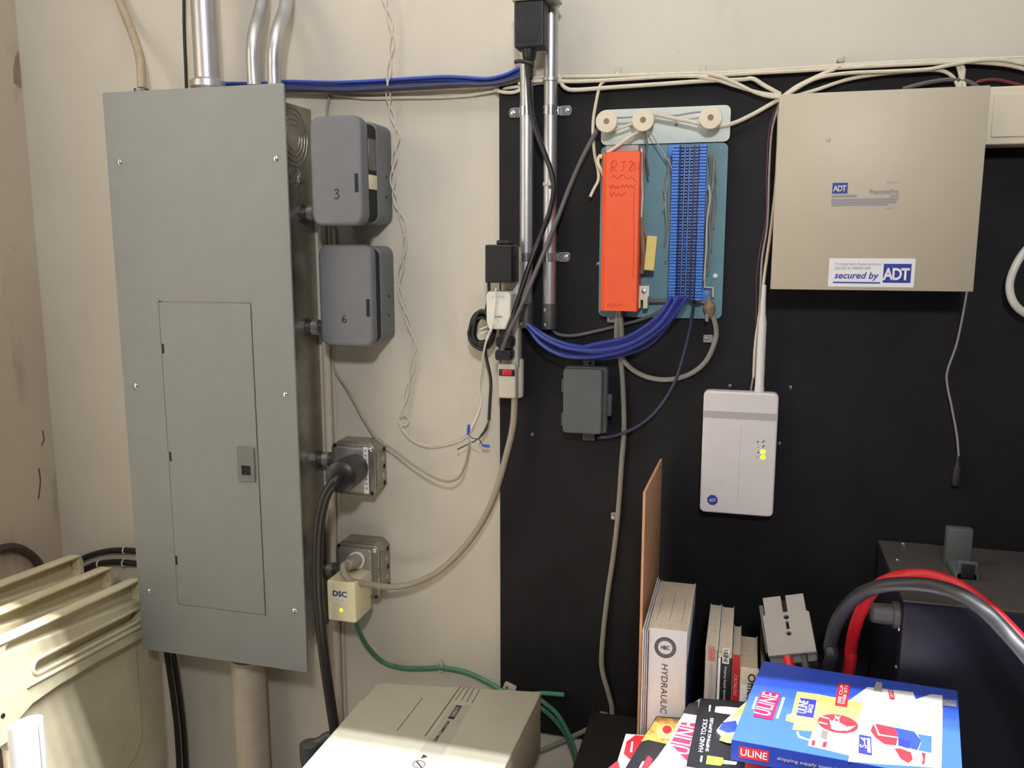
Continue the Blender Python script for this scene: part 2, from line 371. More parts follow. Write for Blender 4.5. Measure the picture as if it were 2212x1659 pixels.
# painted raceway and thin cables running down the wall behind the boxes
rx = P(706, 750, .006).x
t = thing('painted_raceway', 'vertical wall-coloured painted conduit behind the grey boxes', 'conduit', (rx, -.008, .3))
tube('raceway_pipe', [V((rx, -.0085, 1.79)), V((rx, -.0085, .3))], .0088, PAINTPIPE, t, sides=12)
tube('raceway_wire', [V((rx+.013, -.003, 1.77)), V((rx+.012, -.003, 1.4)), V((rx+.0135, -.003, 1.0)), V((rx+.012, -.003, .3))], .003, PAINTPIPE, t)

# ------------------------------------------------------------------ grey disconnect boxes
def disconnect(label, x0, x1, bx0, bx1, z0, z1, body_d, gap, front_d, digit, dpx, slot, screws):
    t = thing('disconnect_box', label, 'switch box', ((x0+x1)/2, -.03, z0), 'grey disconnect switches beside the panel')
    slab('back_box', rrect(bx0, bx1, z0+.003, z1-.003, .018), 0, body_d, DISC, t, .003)
    slab('inside', rrect(bx0+.006, bx1-.0022, z0+.009, z1-.009, .012), body_d-.002, body_d+gap+.002, DARK, t, 0)
    c = slab('cover', rrect(x0, x1, z0, z1, .020, 6), body_d+gap, front_d, DISC, t, .007, bres=4)
    p = P(*slot, front_d); slab('hasp_slot', rrect(p.x-.0033, p.x+.0033, p.z-.0165, p.z+.0165, .001), front_d, front_d+.0007, DARK, c, 0)
    squiggle('marker_number', [(dpx[0]+a*.8, dpx[1]+b*.8) for a, b in digit], front_d+.0004, .0009, MARK, c)
    for zz in screws:
        lathe('side_screw', (x1-.0005, -(front_d+body_d+gap)/2, zz), (1, 0, 0), [(0, .0028), (.0012, .0022), (.0014, .0005)], EMTD, c, 10)
    for dd, zz in ((.028, z0+.092), (.030, z0+.055)):
        lathe('side_hole', (bx1-.0003, -dd, zz), (1, 0, 0), [(0, .0032), (.0006, .003), (.0007, .0005)], DARK, t, 10)
    return t
THREE = [(-5, -12), (0, -16), (5, -13), (3, -7), (-1, -4), (4, -2), (6, 4), (1, 10), (-6, 9)]
SIX = [(0, -12), (-4, -4), (-6, 3), (-3, 8), (2, 8), (5, 3), (1, -1), (-4, 2)]
t = disconnect('upper grey switch box with ajar cover marked 3', -.7790, -.676, -.768, -.677, 1.583, 1.776, .068, .038, .137, THREE, (727, 421), (770, 395), (1.73, 1.63))
bz = P(800, 395, .09).z
bm = bmesh.new(); add_box(bm, -.700, -.6772, -.104, -.070, bz-.012, bz+.014, .001)
from_bm('terminal_block', bm, CREAM, t)
box('contact_plate', -.70, -.6782, -.102, -.070, bz+.022, bz+.078, EMTD, t, .001)
t2 = disconnect('lower grey switch box with closed cover marked 6', P(689, 640, .102).x, -.6770, -.768, -.6775, P(690, 747, .102).z, P(740, 528, .102).z, .064, .018, .103, SIX, (744, 690), (795, 665), (1.50, 1.42))
# nipples joining the boxes to the panel
def nipple(z, y, x1, label, parent_mat=GALV):
    t = thing('conduit_nipple', label, 'pipe fitting', (SX, -y, z))
    tube('nipple_pipe', [V((SX, -y, z)), V((x1, -y, z))], .0125, EMTD, t, sides=16)
    lathe('locknut', (SX, -y, z), (1, 0, 0), [(0, .018), (.006, .018), (.0065, .0126)], EMTD, t, 8)
    lathe('locknut', (SX+.018, -y, z), (1, 0, 0), [(0, .0155), (.012, .0155), (.0125, .0126)], EMT, t, 12)
nipple(PX(655, 461, SX).z, .055, -.766, 'short steel nipple joining the panel to the upper switch box')
nipple(PX(662, 706, SX).z, .055, -.766, 'short steel nipple joining the panel to the lower switch box')
nipple(PX(680, 992, SX).z, .030, -.80, 'short steel nipple joining the panel to the receptacle box with the thick plug')
nipple(PX(700, 1222, SX).z, .030, -.80, 'short steel nipple joining the panel to the receptacle box with the transformer')

# ------------------------------------------------------------------ square steel receptacle boxes
def square_box(label, x0, x1, z0, z1, d):
    t = thing('square_outlet_box', label, 'outlet box', ((x0+x1)/2, -.03, z0), 'square steel outlet boxes')
    c = .014
    slab('box_body', [(x0+c, z0), (x1-c, z0), (x1, z0+c), (x1, z1-c), (x1-c, z1), (x0+c, z1), (x0, z1-c), (x0, z0+c)], 0, d-.010, GALV, t, .001)
    slab('raised_cover', rrect(x0+.002, x1-.002, z0+.002, z1-.002, .014), d-.010, d-.004, GALV, t, .002)
    slab('cover_face', rrect(x0+.010, x1-.018, z0+.008, z1-.010, .006), d-.004, d, EMT, t, .0015)
    for sx, sz in ((x0+.010, z1-.008), (x1-.010, z0+.008), (x1-.012, z1-.012)):
        lathe('corner_screw', (sx, -(d-.004), sz), (0, -1, 0), [(0, .0055), (.003, .0050), (.0045, .003), (.005, .0006)] if sz > z0+.02 and sx > x0+.03 else [(0, .0035), (.0028, .0035), (.003, .0006)], CHROME if sz > z0+.02 and sx > x0+.03 else DARK, t, 12)
    for k in range(5):
        lathe('side_knockout', (x1-.0004, -.012-.006*(k % 2), z0+.02+k*(z1-z0-.04)/4), (1, 0, 0), [(0, .0055), (.0009, .005), (.001, .001)], EMT if k % 2 else DARK, t, 12)
    return t
b1 = square_box('steel outlet box holding the thick black plug', -.802, -.703, 1.050, 1.160, .055)
p = P(791, 1015, .055)
lb = slab('label_strip', rrect(p.x-.0052, p.x+.0052, 1.058, 1.153, .0005, 1), .055, .0556, STICK, b1, 0)
for k in range(9): box('label_mark', p.x-.0022, p.x+.0022, -.0560, -.0556, 1.066+k*.0097, 1.0705+k*.0097, INKG, lb, 0)
lathe('receptacle', P(768, 1008, .055), (0, -1, 0), [(0, .026), (.003, .026), (.0032, .02)], BLACK, b1)
b2 = square_box('steel outlet box holding the grey plug and the cream transformer', -.800, -.700, .832, .950, .055)
for zz in (.905, .865): lathe('receptacle', V((-.752, -.055, zz)), (0, -1, 0), [(0, .017), (.003, .017), (.0032, .012)], CREAM, b2)

t = thing('range_plug', 'thick black rubber plug with heavy cord in the upper outlet box', 'plug', P(768, 1008, .06))
a, b = P(768, 1010, .0585), P(736, 1031, .150)
lathe('plug_body', a, b-a, [(0, .026), (.012, .029), (.05, .031), (.088, .031), (.094, .030), (.098, .024), (.099, .012)], RUBBER, t, 28)
e = a+(b-a).normalized()*.096
tube('plug_cord', [e, e+(b-a).normalized()*.012+V((-.008, 0, -.006)), P(702, 1075, .168), P(689, 1140, .165), P(686, 1240, .16), P(692, 1340, .155), P(703, 1440, .15), P(716, 1530, .15), P(728, 1620, .15), P(745, 1800, .15)], .0105, RUBBER, t, 8, 14)

t = thing('cord_plug', 'grey round plug of the power strip cord in the lower outlet box', 'plug', P(775, 1210, .06))
a, b = P(771, 1210, .0585), P(752, 1219, .105)
lathe('plug_body', a, b-a, [(0, .016), (.003, .0165), (.0032, .0135), (.02, .014), (.04, .012), (.05, .009), (.053, .004)], TANC, t, 18)
lathe('plug_rim', a+(a-b).normalized()*-.001, b-a, [(0, .0178), (.0025, .0178), (.003, .0136)], WHITEP, t, 20)
e = a+(b-a).normalized()*.05
tube('power_cord', [e, P(741, 1222, .125), P(744, 1240, .128), P(762, 1255, .118), P(800, 1263, .095), P(850, 1268, .07), P(900, 1258, .055), P(950, 1232, .05), P(1000, 1185, .05), P(1040, 1130, .05), P(1068, 1070, .05), P(1092, 990, .048), P(1108, 920, .045), P(1112, 855, .045)], .0062, TANC, t, 8, 12)

t = thing('transformer', 'cream plug-in transformer lettered DSC with a lit green LED', 'adapter', (-.75, -.06, .81))
slab('transformer_case', rrect(-.779, -.718, .816, .899, .004), .058, .130, CREAM, t, .003)
slab('transformer_back', rrect(-.7775, -.7195, .818, .897, .003), .056, .0585, YELLOWED, t, .0008)
flat('name_label', [P(719, 1273, .1303), P(748, 1276, .1303), P(748, 1303, .1303), P(719, 1300, .1303)], PAPERW, t)
wtext('DSC', 734, 1283, .1303, INK, t, w=.030, h=.0115, bold=.03)
wtext('PTC1640U', 734, 1297, .1303, INKG, t, w=.018, h=.0035)
lathe('status_led', P(737, 1318, .130), (0, -1, 0), [(0, .0036), (.001, .0034), (.0016, .0015)], LEDY, t, 12)
t = thing('green_cable', 'green low-voltage cable sagging along the wall from the cream transformer', 'cable', P(880, 1443, .01))
tube('cable_run', wp((768, 1340, .085), (775, 1362, .06), (795, 1398, .03), (828, 1430, .012), (870, 1443, .008), (915, 1444, .008), (955, 1443, .008), (1005, 1452, .008), (1050, 1472, .020), (1085, 1492, .028), (1110, 1502, .034), (1150, 1520, .036), (1180, 1538, .036), (1215, 1575, .036), (1236, 1615, .036), (1246, 1659, .036), (1250, 1760, .036)), .0048, GREEN, t)
tag(tube('green_cable_offcut', wp((1120, 1506, .022), (1165, 1498, .022), (1195, 1499, .024), (1219, 1501, .026)), .0048, GREEN), 'short cut end of green cable sticking out behind the ivory machine', 'cable')
cable('green_cable_return', 'second green cable strand curving down beside the ivory machine', [(1150, 1500, .048), (1178, 1520, .048), (1205, 1545, .048), (1228, 1585, .048), (1243, 1625, .048), (1252, 1680, .048), (1256, 1780, .048)], .0046, GREEN)
def clip(label, px, py, d, w, h, mat, rot=0., group=None):
    p = P(px, py, d); t = thing('cable_clip', label, 'cable clip', p, group)
    c, s = math.cos(rot), math.sin(rot)
    o = plate('clip_body', rrect(-w/2, w/2, -h/2, h/2, min(w, h)*.15, 2), [], .006, frame((p.x, p.y, p.z), (c, 0, s), (-s, 0, c)), mat, t, .001)
    lathe('clip_nail', p+V((-w*.2*c, -.006, -w*.2*s)), (0, -1, 0), [(0, min(w, h)*.22), (.0015, min(w, h)*.18), (.002, .0004)], CHROME, t, 10)
clip('nylon clip holding the green cable on the cream wall', 952, 1438, .004, .026, .012, CLEARC, math.radians(-75))
clip('nylon clip at the board edge above the ivory machine', 1102, 1484, BD, .026, .018, CLEARC, math.radians(-20))

# ------------------------------------------------------------------ thin wires on the cream wall
def twist(name, label, pts, r, amp, turns, mat):
    path = smooth_path(wp(*pts), 14); t = thing(name, label, 'wire', path[-1])
    for ph in (0, math.pi):
        bm = bmesh.new(); q = []
        for i, p_ in enumerate(path):
            a = 2*math.pi*turns*i/len(path)+ph; q.append(p_+V((math.cos(a)*amp, -abs(math.sin(a))*amp*.5, 0)))
        add_tube(bm, q, r, 6); from_bm('wire_strand', bm, mat, t)
    return t
tw = twist('twisted_wire', 'loosely twisted pair of thin white wires hanging past the grey switch boxes', [(812, -420, .012), (822, -300, .012), (818, -180, .012), (826, -40, .012), (834, 10, .014), (848, 70, .014), (843, 130, .016), (838, 190, .018), (845, 240, .012), (858, 290, .010), (852, 340, .012), (848, 390, .014), (856, 440, .012), (873, 490, .010), (872, 550, .010), (862, 610, .010), (874, 670, .010), (892, 730, .010), (893, 780, .010), (880, 840, .010), (868, 900, .012)], .0016, .0042, 11, THINW)
cable('loose_wire', 'thin white wire curling from the twisted pair toward the blue crimp', [(868, 900, .012), (861, 904, .012), (868, 926, .014), (885, 947, .016), (905, 958, .018), (930, 963, .020), (965, 956, .024), (995, 946, .028), (1009, 934, .03)], .0016, THINW)
ring('wire_loop', P(872, 908, .012), (0, 1, 0), .0105, .0013, THINW, tw)
cable('beige_bell_wire', 'thin beige cable drooping from the lower switch box to the crimped wires', [(712, 205, .005), (706, 245, .005), (710, 300, .004), (722, 480, .004), (727, 520, .004), (728, 700, .005), (716, 752, .008), (724, 800, .012), (752, 845, .014), (785, 905, .016), (815, 948, .030), (850, 972, .042), (895, 1006, .046), (935, 1030, .05), (965, 1040, .05), (990, 1032, .048), (1005, 1005, .045), (1012, 975, .042), (1014, 955, .04)], .0026, TANC, 'wire')
cable('beige_bell_wire_tail', 'short cream lead joining the drooping wire to the blue crimp', [(1014, 955, .04), (1010, 945, .038), (1018, 958, .038), (1034, 964, .038)], .0016, THINW, 'wire')
cable('white_lead_cord', 'thin white cord of the white adapter falling toward the crimped wires', [(1066, 700, .095), (1056, 720, .092), (1046, 755, .085), (1040, 800, .05), (1036, 840, .018), (1040, 870, .015), (1030, 900, .018), (1018, 925, .03)], .0019, WHITEP, 'cord')
t = thing('crimped_leads', 'black lead splitting into thin wires with blue crimp connectors', 'wire', P(1050, 910, .03))
tube('black_lead', wp((1048, 745, .05), (1050, 770, .045), (1060, 820, .04), (1058, 870, .038), (1056, 908, .036)), .0031, COILM, t)
tube('thin_lead', wp((1056, 908, .036), (1048, 930, .036), (1030, 950, .036), (1010, 960, .036), (988, 971, .036)), .0012, COILM, t)
tube('thin_lead', wp((1056, 908, .036), (1052, 928, .038), (1038, 945, .040), (1022, 947, .040), (1012, 938, .04)), .0011, GREYD, t)
tube('thin_lead', wp((1054, 912, .036), (1046, 930, .036), (1036, 945, .036), (1040, 958, .036), (1046, 963, .036)), .0011, COILM, t)
for a, b in (((1013, 918, .038), (1011, 939, .038)), ((1042, 962, .036), (1058, 964, .036))):
    pa, pb = P(*a), P(*b)
    lathe('crimp_sleeve', pa, pb-pa, [(0, .0028), ((pb-pa).length*.7, .0032), ((pb-pa).length, .0022)], CRIMP, t, 10)

# ------------------------------------------------------------------ power strip and what is plugged in
t = thing('power_strip', 'beige power strip with a red rocker switch mounted upright at the board edge', 'power strip', (-.43, -BD, 1.264))
box('strip_body', -.446, -.412, -.048, -BD, 1.32, 1.545, BEIGE, t, .004)
box('switch_housing', -.4495, -.4075, -.036, -BD, 1.262, 1.338, BEIGE, t, .006, 3)
sh = box('switch_front', -.4485, -.4140, -.060, -.034, 1.2655, 1.331, BEIGE, t, .004, 3)
a, b = P(1078, 797, .060), P(1112, 813, .060)
box('switch_frame', a.x, b.x, -.0615, -.059, b.z, a.z, BLACK, t, .0008)
a, b = P(1085, 797, .062), P(1106, 812, .062)
box('rocker_switch', a.x, b.x, -.0645, -.060, b.z+.001, a.z-.001, REDP, t, .0012)
for zz in (1.36, 1.385, 1.42, 1.45, 1.48, 1.51):
    for sx in (-.004, .005): box('outlet_slot', -.429+sx-.0008, -.429+sx+.0008, -.0485, -.0475, zz, zz+.007, DARK, t, 0)
t = thing('black_wall_adapter', 'square black plug-in adapter at the top of the power strip', 'adapter', (-.435, -.05, 1.482))
slab('adapter_case', rrect(-.460, -.410, 1.4815, 1.549, .003), .0485, .100, BLACK, t, .003)
box('adapter_ridge', -.443, -.420, -.085, -.0485, 1.549, 1.557, BLACK, t, .002)
tube('adapter_lead', wp((1056, 610, .08), (1056, 640, .07), (1050, 670, .06)), .003, COILM, t)
t = thing('white_wall_adapter', 'small white adapter plugged in below the black one', 'adapter', (-.44, -.05, 1.397))
slab('adapter_case', [(-.461, 1.459), (-.457, 1.466), (-.419, 1.466), (-.415, 1.461), (-.415, 1.422), (-.425, 1.3975), (-.457, 1.3975), (-.461, 1.412)], .0485, .090, WHITEP, t, .003)
wtext('A POWER', 1077, 641, .0901, INKG, t, w=.024, h=.003)
a, b = P(1066, 682, .0903), P(1084, 687, .0903); box('rating_mark', a.x, b.x, -.0905, -.0900, b.z, a.z, INKG, t, 0)
wtext('T', 1076, 694, .0901, INKG, t, h=.005)
tube('adapter_wire', wp((1071, 622, .097), (1070, 650, .0925), (1067, 680, .0925), (1062, 712, .094), (1050, 740, .065)), .0016, WHITEP, t)
for label, px, py in (('black angled plug just under the white adapter', 1092, 738), ('black angled plug above the red rocker switch', 1090, 766)):
    t = thing('flat_plug', label, 'plug', P(px, py, .05), None)
    p = P(px, py, .065)
    slab('plug_body', rrect(p.x-.0155, p.x+.0155, p.z-.010, p.z+.010, .006), .0485, .078, BLACK, t, .003)
    lathe('strain_relief', P(px-8, py-4, .07), V((.3, -.3, 1)), [(0, .006), (.02, .0045), (.022, .003)], BLACK, t, 10)
# coil of black cord hung behind the adapters
t = thing('cord_coil', 'coiled bundle of thin black cord hanging left of the white adapter', 'cord', P(1045, 755, .04))
rc = random.Random(3)
for k in range(15):
    cx_, cy_ = 1041+rc.uniform(-2, 2), 711+rc.uniform(-3, 3); ra, rb = rc.uniform(17, 29), rc.uniform(26, 42)
    ph = rc.uniform(0, .5); dd = .024+.003*k
    tube('coil_turn', [P(cx_+ra*math.cos(a+ph*.3)*(.85 if a > 3.1 else 1), cy_+rb*math.sin(a+ph*.3), dd+.003*math.sin(2*a+k)) for a in [2*math.pi*j/12 for j in range(13)]], .0030, COILM, t, 4, 6)
for dy in (-4, 6): tube('coil_tie', wp((1036, 716+dy, .070), (1046, 712+dy, .072), (1056, 708+dy, .068)), .0014, WHITEP, t)

# adapter brick strapped high on the conduits
t = thing('power_brick', 'black ribbed power brick strapped to the two conduits', 'adapter', (-.383, -.07, 1.88))
slab('brick_case', rrect(-.409, -.3565, 1.8815, 1.957, .004), .052, .090, BLACK, t, .003)
for k in range(13): box('cooling_rib', -.4050+k*.0031, -.4035+k*.0031, -.0912, -.0895, 1.889, 1.953, BLACK, t, .0003)
box('metal_strap', -.412, -.335, -.0925, -.0445, 1.957, 1.962, GALV, t, .001)
tube('brick_cord', wp((1143, 100, .075), (1143, 118, .072)), [.0155, .012], BLACK, t, 1, 14) if False else None
lathe('cord_plug_end', P(1143, 100, .072), V((.02, 0, -1)), [(0, .0135), (.018, .012), (.022, .0105), (.026, .0085), (.034, .008), (.038, .0068), (.05, .006), (.055, .0045)], BLACK, t, 16)
tube('brick_lead', wp((1142, 150, .072), (1143, 185, .07), (1146, 225, .066), (1156, 275, .062), (1178, 335, .058), (1192, 375, .058), (1196, 410, .058), (1188, 455, .058), (1168, 510, .060), (1148, 560, .066), (1128, 620, .074), (1112, 670, .080), (1100, 705, .085), (1088, 735, .082)), .0045, RUBBER, t, 8, 10)
tag(tube('spool_lead', wp((1300, 268, .045), (1285, 290, .045), (1256, 345, .046), (1228, 410, .050), (1206, 468, .060), (1182, 528, .066), (1157, 588, .080), (1133, 645, .092), (1113, 690, .099), (1099, 718, .100), (1085, 756, .094)), .0040, GREYD, None, 8, 10), 'dark grey lead slanting from the left spool down to the power strip', 'cable')
t = thing('cable_tie', 'black cable tie cinched round the left conduit under the power brick', 'cable tie', P(1126, 134, .06))
box('tie_head', P(1111, 134, .08).x, P(1122, 134, .08).x, -.088, -.078, P(0, 138, .08).z-.006, P(0, 138, .08).z+.006, BLACK, t, .001) if False else None
tube('tie_band', wp((1113, 134, .078), (1124, 132, .082), (1150, 137, .082)), .0035, BLACK, t)
clip('translucent tie holding the brick cord to the right conduit', 1186, 398, .050, .020, .006, CLEARC)

# ------------------------------------------------------------------ two conduits on the board
def wall_conduit(label, px, ztop, zbot, strap_side):
    cx = P(px, 400, .031).x; r = .0122; d = BD+r+.002
    t = thing('board_conduit', label, 'conduit', (cx, -d, zbot), 'steel conduits mounted on the black board')
    tube('conduit_pipe', [V((cx, -d, ztop)), V((cx, -d, zbot+.045))], r, EMT, t, sides=20)
    lathe('end_coupling', (cx, -d, zbot), (0, 0, 1), [(0, .0130), (.001, .0145), (.046, .0145), (.048, .0125)], EMTD, t, 20)
    for zz in (zbot+.036, zbot+.008):
        lathe('set_screw', (cx-.004, -d-.0132, zz), (-.3, -1, 0), [(0, .0038), (.002, .0036), (.003, .001)], CHROME, t, 10)
    for zz in (P(1100, 237, .03).z, P(1100, 550, .03).z):
        bm = bmesh.new()
        for k in range(-1, 2, 2): add_tube(bm, [V((cx, -d, zz-.004+.004*k-.0015)), V((cx, -d, zz-.004+.004*k+.0015))], r+.0022, 20)
        add_tube(bm, [V((cx, -d, zz-.012)), V((cx, -d, zz+.004))], r+.0012, 20)
        s = from_bm('strap_saddle', bm, CHROME, t)
        e0, e1 = (cx+strap_side*.010, cx+strap_side*.036)
        slab('strap_tab', rrect(min(e0, e1), max(e0, e1), zz-.0125, zz+.0045, .006), BD, BD+.003, CHROME, s, .0005)
        lathe('strap_screw', (cx+strap_side*.028, -BD-.003, zz-.004), (0, -1, 0), [(0, .0048), (.002, .004), (.0032, .0008)], CHROME, s, 12)
    return t, cx, d
tL, cxl, dl = wall_conduit('left steel conduit feeding the blue cables on the black board', 1137, 1.965, P(1137, 708, .03).z, -1)
tR, cxr, dR = wall_conduit('right steel conduit of the pair on the black board', 1188, 2.9, P(1188, 711, .03).z, 1)
for zz in (P(1188, 172, .03).z, P(1188, 12, .03).z):
    lathe('coupling_ring', (cxr, -dR, zz-.004), (0, 0, 1), [(0, .0125), (.001, .0148), (.007, .0148), (.008, .0125)], EMT, tR, 20)

# ------------------------------------------------------------------ horizontal cable run, left part
runs = [((470, 184), (560, 184), (620, 180), (700, 182), (760, 181), (850, 176), (950, 170), (1000, 171), (1050, 174), (1090, 166), (1124, 150)),
        ((470, 185), (560, 186), (625, 184), (700, 187), (760, 185), (850, 178), (950, 173), (1005, 175), (1055, 177), (1092, 169), (1126, 154))]
for i, q in enumerate(runs):
    cable('blue_cable', 'bright blue cable running along the wall from panel to conduits', [(x, y-4+3*i, .014-.007*i) for x, y in q], .0033, BLUEB, group='bright blue cables along the wall')
for i in range(4):
    q = [(480, 187+i), (600, 186+2*i), (660, 187+2*i), (740, 189+2*i), (820, 185+2*i), (900, 181+2*i), (980, 179+i), (1050, 179+i), (1095, 172+i), (1127, 158+2*i)]
    cable('navy_cable', 'navy cable bunched under the bright blue ones along the wall', [(x, y+1, .007+.0075*i) for x, y in q], .0036, NAVY, group='navy cables along the wall')
cable('cream_wire', 'cream painted cable along the wall just below the navy cables', [(640, 199, .006), (740, 200, .006), (820, 199, .006), (920, 194, .006), (1010, 190, .006), (1075, 186, .008), (1125, 172, .012)], .003, CREAMW, group='cream cables under the blue run')
cable('cream_wire', 'cream painted cable sagging lowest on the wall beneath the blue run', [(720, 204, .005), (790, 212, .005), (870, 211, .005), (950, 210, .005), (1010, 206, .005), (1070, 196, .010), (1100, 190, .016), (1135, 186, .02)], .003, CREAMW, group='cream cables under the blue run')
cable('cream_wire_loop', 'cream cable looping under the corner of the black board behind the conduits', [(1070, 192, .012), (1082, 198, .022), (1105, 200, .022), (1125, 194, .022), (1150, 182, .022), (1180, 178, .022), (1210, 178, .022)], .0032, CREAMW)

# ------------------------------------------------------------------ cream cables along the top of the board
tops = [[(1120, 190), (1160, 174), (1210, 172), (1280, 172), (1340, 168), (1420, 164), (1500, 160), (1580, 162), (1700, 150), (1810, 141), (1900, 136), (1990, 132), (2110, 128), (2260, 122), (2500, 110), (2850, 92)],
        [(1120, 182), (1160, 168), (1210, 166), (1290, 165), (1380, 162), (1470, 159), (1560, 157), (1680, 150), (1800, 143), (1930, 139), (2020, 136), (2110, 132), (2260, 130), (2500, 118), (2850, 100)],
        [(1130, 176), (1190, 174), (1240, 176), (1330, 172), (1450, 165), (1530, 164), (1620, 158), (1720, 153), (1830, 146), (1960, 139), (2070, 134), (2130, 136), (2190, 143), (2240, 160), (2270, 190)]]
for i, q in enumerate(tops):
    cable('cream_run_cable', 'cream cable of the painted bundle along the top edge of the black board', [(x, y, BD+.006+.004*i) for x, y in q], .0032, CREAMW, group='cream cables along the board top')
D = BD+.012
fan = [('cream cable dipping from the conduits then slanting down to the beige cabinet corner', [(1207, 160), (1212, 178), (1222, 190), (1245, 194), (1330, 188), (1420, 182), (1520, 175), (1600, 172), (1626, 170), (1650, 184), (1686, 204)]),
       ('cream cable sagging in a shallow curve to the beige cabinet corner', [(1500, 164), (1545, 172), (1590, 186), (1640, 200), (1688, 207)]),
       ('cream cable crossing the shallow curve down to the beige cabinet corner', [(1530, 160), (1560, 167), (1595, 182), (1630, 199), (1660, 208), (1688, 210)]),
       ('thick cream cable from the beige cabinet corner down to the right spool', [(1690, 212), (1670, 222), (1630, 245), (1590, 264), (1560, 272), (1540, 273)]),
       ('cream cable rising steeply from the beige cabinet corner to the nail', [(1690, 210), (1720, 188), (1760, 168), (1800, 150), (1815, 142)]),
       ('cream cable rising in an arch from the beige cabinet corner to the far run', [(1695, 208), (1740, 180), (1775, 166), (1830, 158), (1920, 154), (2000, 150), (2050, 141), (2110, 131), (2170, 130), (2250, 150), (2290, 190)]),
       ('lower cream cable rising from the beige cabinet corner then dropping behind it', [(1700, 212), (1760, 195), (1830, 172), (1900, 160), (1990, 152), (2035, 153), (2058, 166), (2068, 184), (2070, 200)])]
for i, (lab, q) in enumerate(fan):
    cable('cream_fan_cable', lab, [(x, y, D+.003*(i % 3)) for x, y in q], .0036 if i in (0, 3, 4) else .003, CREAMW)
for a in (0, 9):
    cable('cream_drop_cable', 'cream cable dropping behind the beige cabinet from the nylon tie', [(2066+a*.5, 132, D), (2072+a, 150, D), (2076+a*.4, 170, D), (2074+a, 185, D), (2074+a, 215, D)], .0034, CREAMW, group='cream cables dropping behind the cabinet')
cable('grey_flat_cable', 'dark grey cable arching over the top of the beige cabinet', [(1950, 192, D), (2000, 179, D), (2050, 172, D), (2090, 176, D), (2115, 190, D)], .0035, GREYD)
cable('dark_red_wire', 'dark red wire arching above the cream box at the cabinet side', [(2095, 190, D), (2115, 176, D), (2150, 172, D), (2190, 180, D), (2240, 194, D)], .0025, M('dark_red_wire', (110, 36, 38), .5))
cable('hanging_cream_lead', 'cut cream lead hanging beside the left spool', [(1305, 176, D), (1296, 186, D), (1287, 225, D), (1281, 270, D), (1284, 330, D), (1292, 368, D), (1292, 390, D+.004), (1283, 408, D+.008), (1275, 425, D+.012)], .0028, CREAMW)
for px, py, lab in ((1336, 160, 'nylon cable clip on the board top right of the conduits'), (1518, 157, 'nylon cable clip on the board top above the right spool')):
    clip(lab, px, py, BD, .012, .022, CLEARC)
t = thing('wall_hook', 'small nail hook above the cream cables left of the beige cabinet', 'nail', P(1815, 135, .01))
lathe('hook_stem', P(1815, 132, 0.0), (0, -1, 0), [(0, .006), (.02, .006), (.022, .002)], CLEARC, t, 10)

# ------------------------------------------------------------------ telephone backboards
t = thing('wire_guide_plate', 'pale mint steel plate carrying three wire spools', 'mounting plate', (-.157, -BD, 1.724))
slab('plate_sheet', rrect(-.2670, -.0455, 1.7225, 1.783, .010), BD+.006, BD+.010, TEALW, t, .0008, [circ(P(1362, 275, .03).x, P(1362, 275, .03).z, .003), circ(P(1461, 269, .03).x, P(1461, 269, .03).z, .0025)])
slab('plate_lip', rrect(-.266, -.0465, 1.7235, 1.782, .009), BD, BD+.006, TEALW, t, 0)
for lab, px, py in (('left bone-coloured plastic wire spool', 1310, 262), ('middle bone-coloured plastic wire spool', 1389, 259), ('right bone-coloured plastic wire spool', 1535, 254)):
    p = P(px, py, .060)
    s = thing('wire_spool', lab+' on the mint plate', 'spool', p, 'wire spools on the mint plate')
    prof = [(0, .0150), (.004, .0150), (.006, .0085), (.024, .0085), (.027, .0187), (.0335, .0190), (.0350, .0180), (.0352, .0050), (.028, .0046)]
    lathe('spool_body', (p.x, -(BD+.010), p.z), (0, -1, 0), prof, SPOOLM, s, 32)
    lathe('spool_hole', (p.x, -(BD+.0445), p.z), (0, -1, 0), [(0, .0048), (.0012, .0047)], BROWNC, s, 16)
DW = BD+.022
for lab, (q, r_, m_) in zip(('cream jumper wire between the left and middle spools', 'thin grey jumper wire strung across the tops of all three spools', 'thick cream wire between the middle and right spools', 'cream wire from the middle spool down behind the orange cover', 'hair-thin grey wire from the middle spool to the blue block', 'dark grey wire dropping straight below the middle spool'), ((((1310, 285), (1345, 275), (1389, 258), (1420, 250)), .0022, CREAMW), (((1320, 255), (1360, 253), (1400, 246), (1450, 250), (1500, 243), (1535, 240)), .0016, GREYW),
                  (((1395, 242), (1430, 250), (1470, 258), (1505, 266), (1540, 275)), .0036, CREAMW), (((1400, 275), (1370, 290), (1335, 315), (1312, 330)), .0032, CREAMW),
                  (((1395, 270), (1420, 310), (1440, 340), (1455, 370)), .0010, GREYW), (((1392, 282), (1398, 310), (1396, 340), (1402, 380)), .0016, GREYD))):
    cable('spool_wire', lab, [(x, y, DW+.012) for x, y in q], r_, m_, 'wire', 'jumper wires at the spools')
t = thing('teal_backboard', 'teal steel plate behind the orange cover and the blue block', 'mounting plate', (-.156, -BD, 1.421))
slab('plate_sheet', rrect(-.2670, -.0475, 1.4195, 1.7215, .010), BD+.004, BD+.007, TEAL, t, .0008)
slab('plate_lip', rrect(-.266, -.0485, 1.4205, 1.7205, .009), BD, BD+.004, TEAL, t, 0)
lathe('plate_screw', P(1545, 596, BD+.007), (0, -1, 0), [(0, .0045), (.002, .004), (.003, .0008)], STICK, t, 12)
TB = BD+.007
t = thing('orange_block_cover', 'long orange snap cover with handwriting over a punch-down block', 'block cover', (-.224, -TB, 1.434))
bm = bmesh.new()
x0, x1, z0, z1 = -.2575, -.191, 1.4335, 1.7065
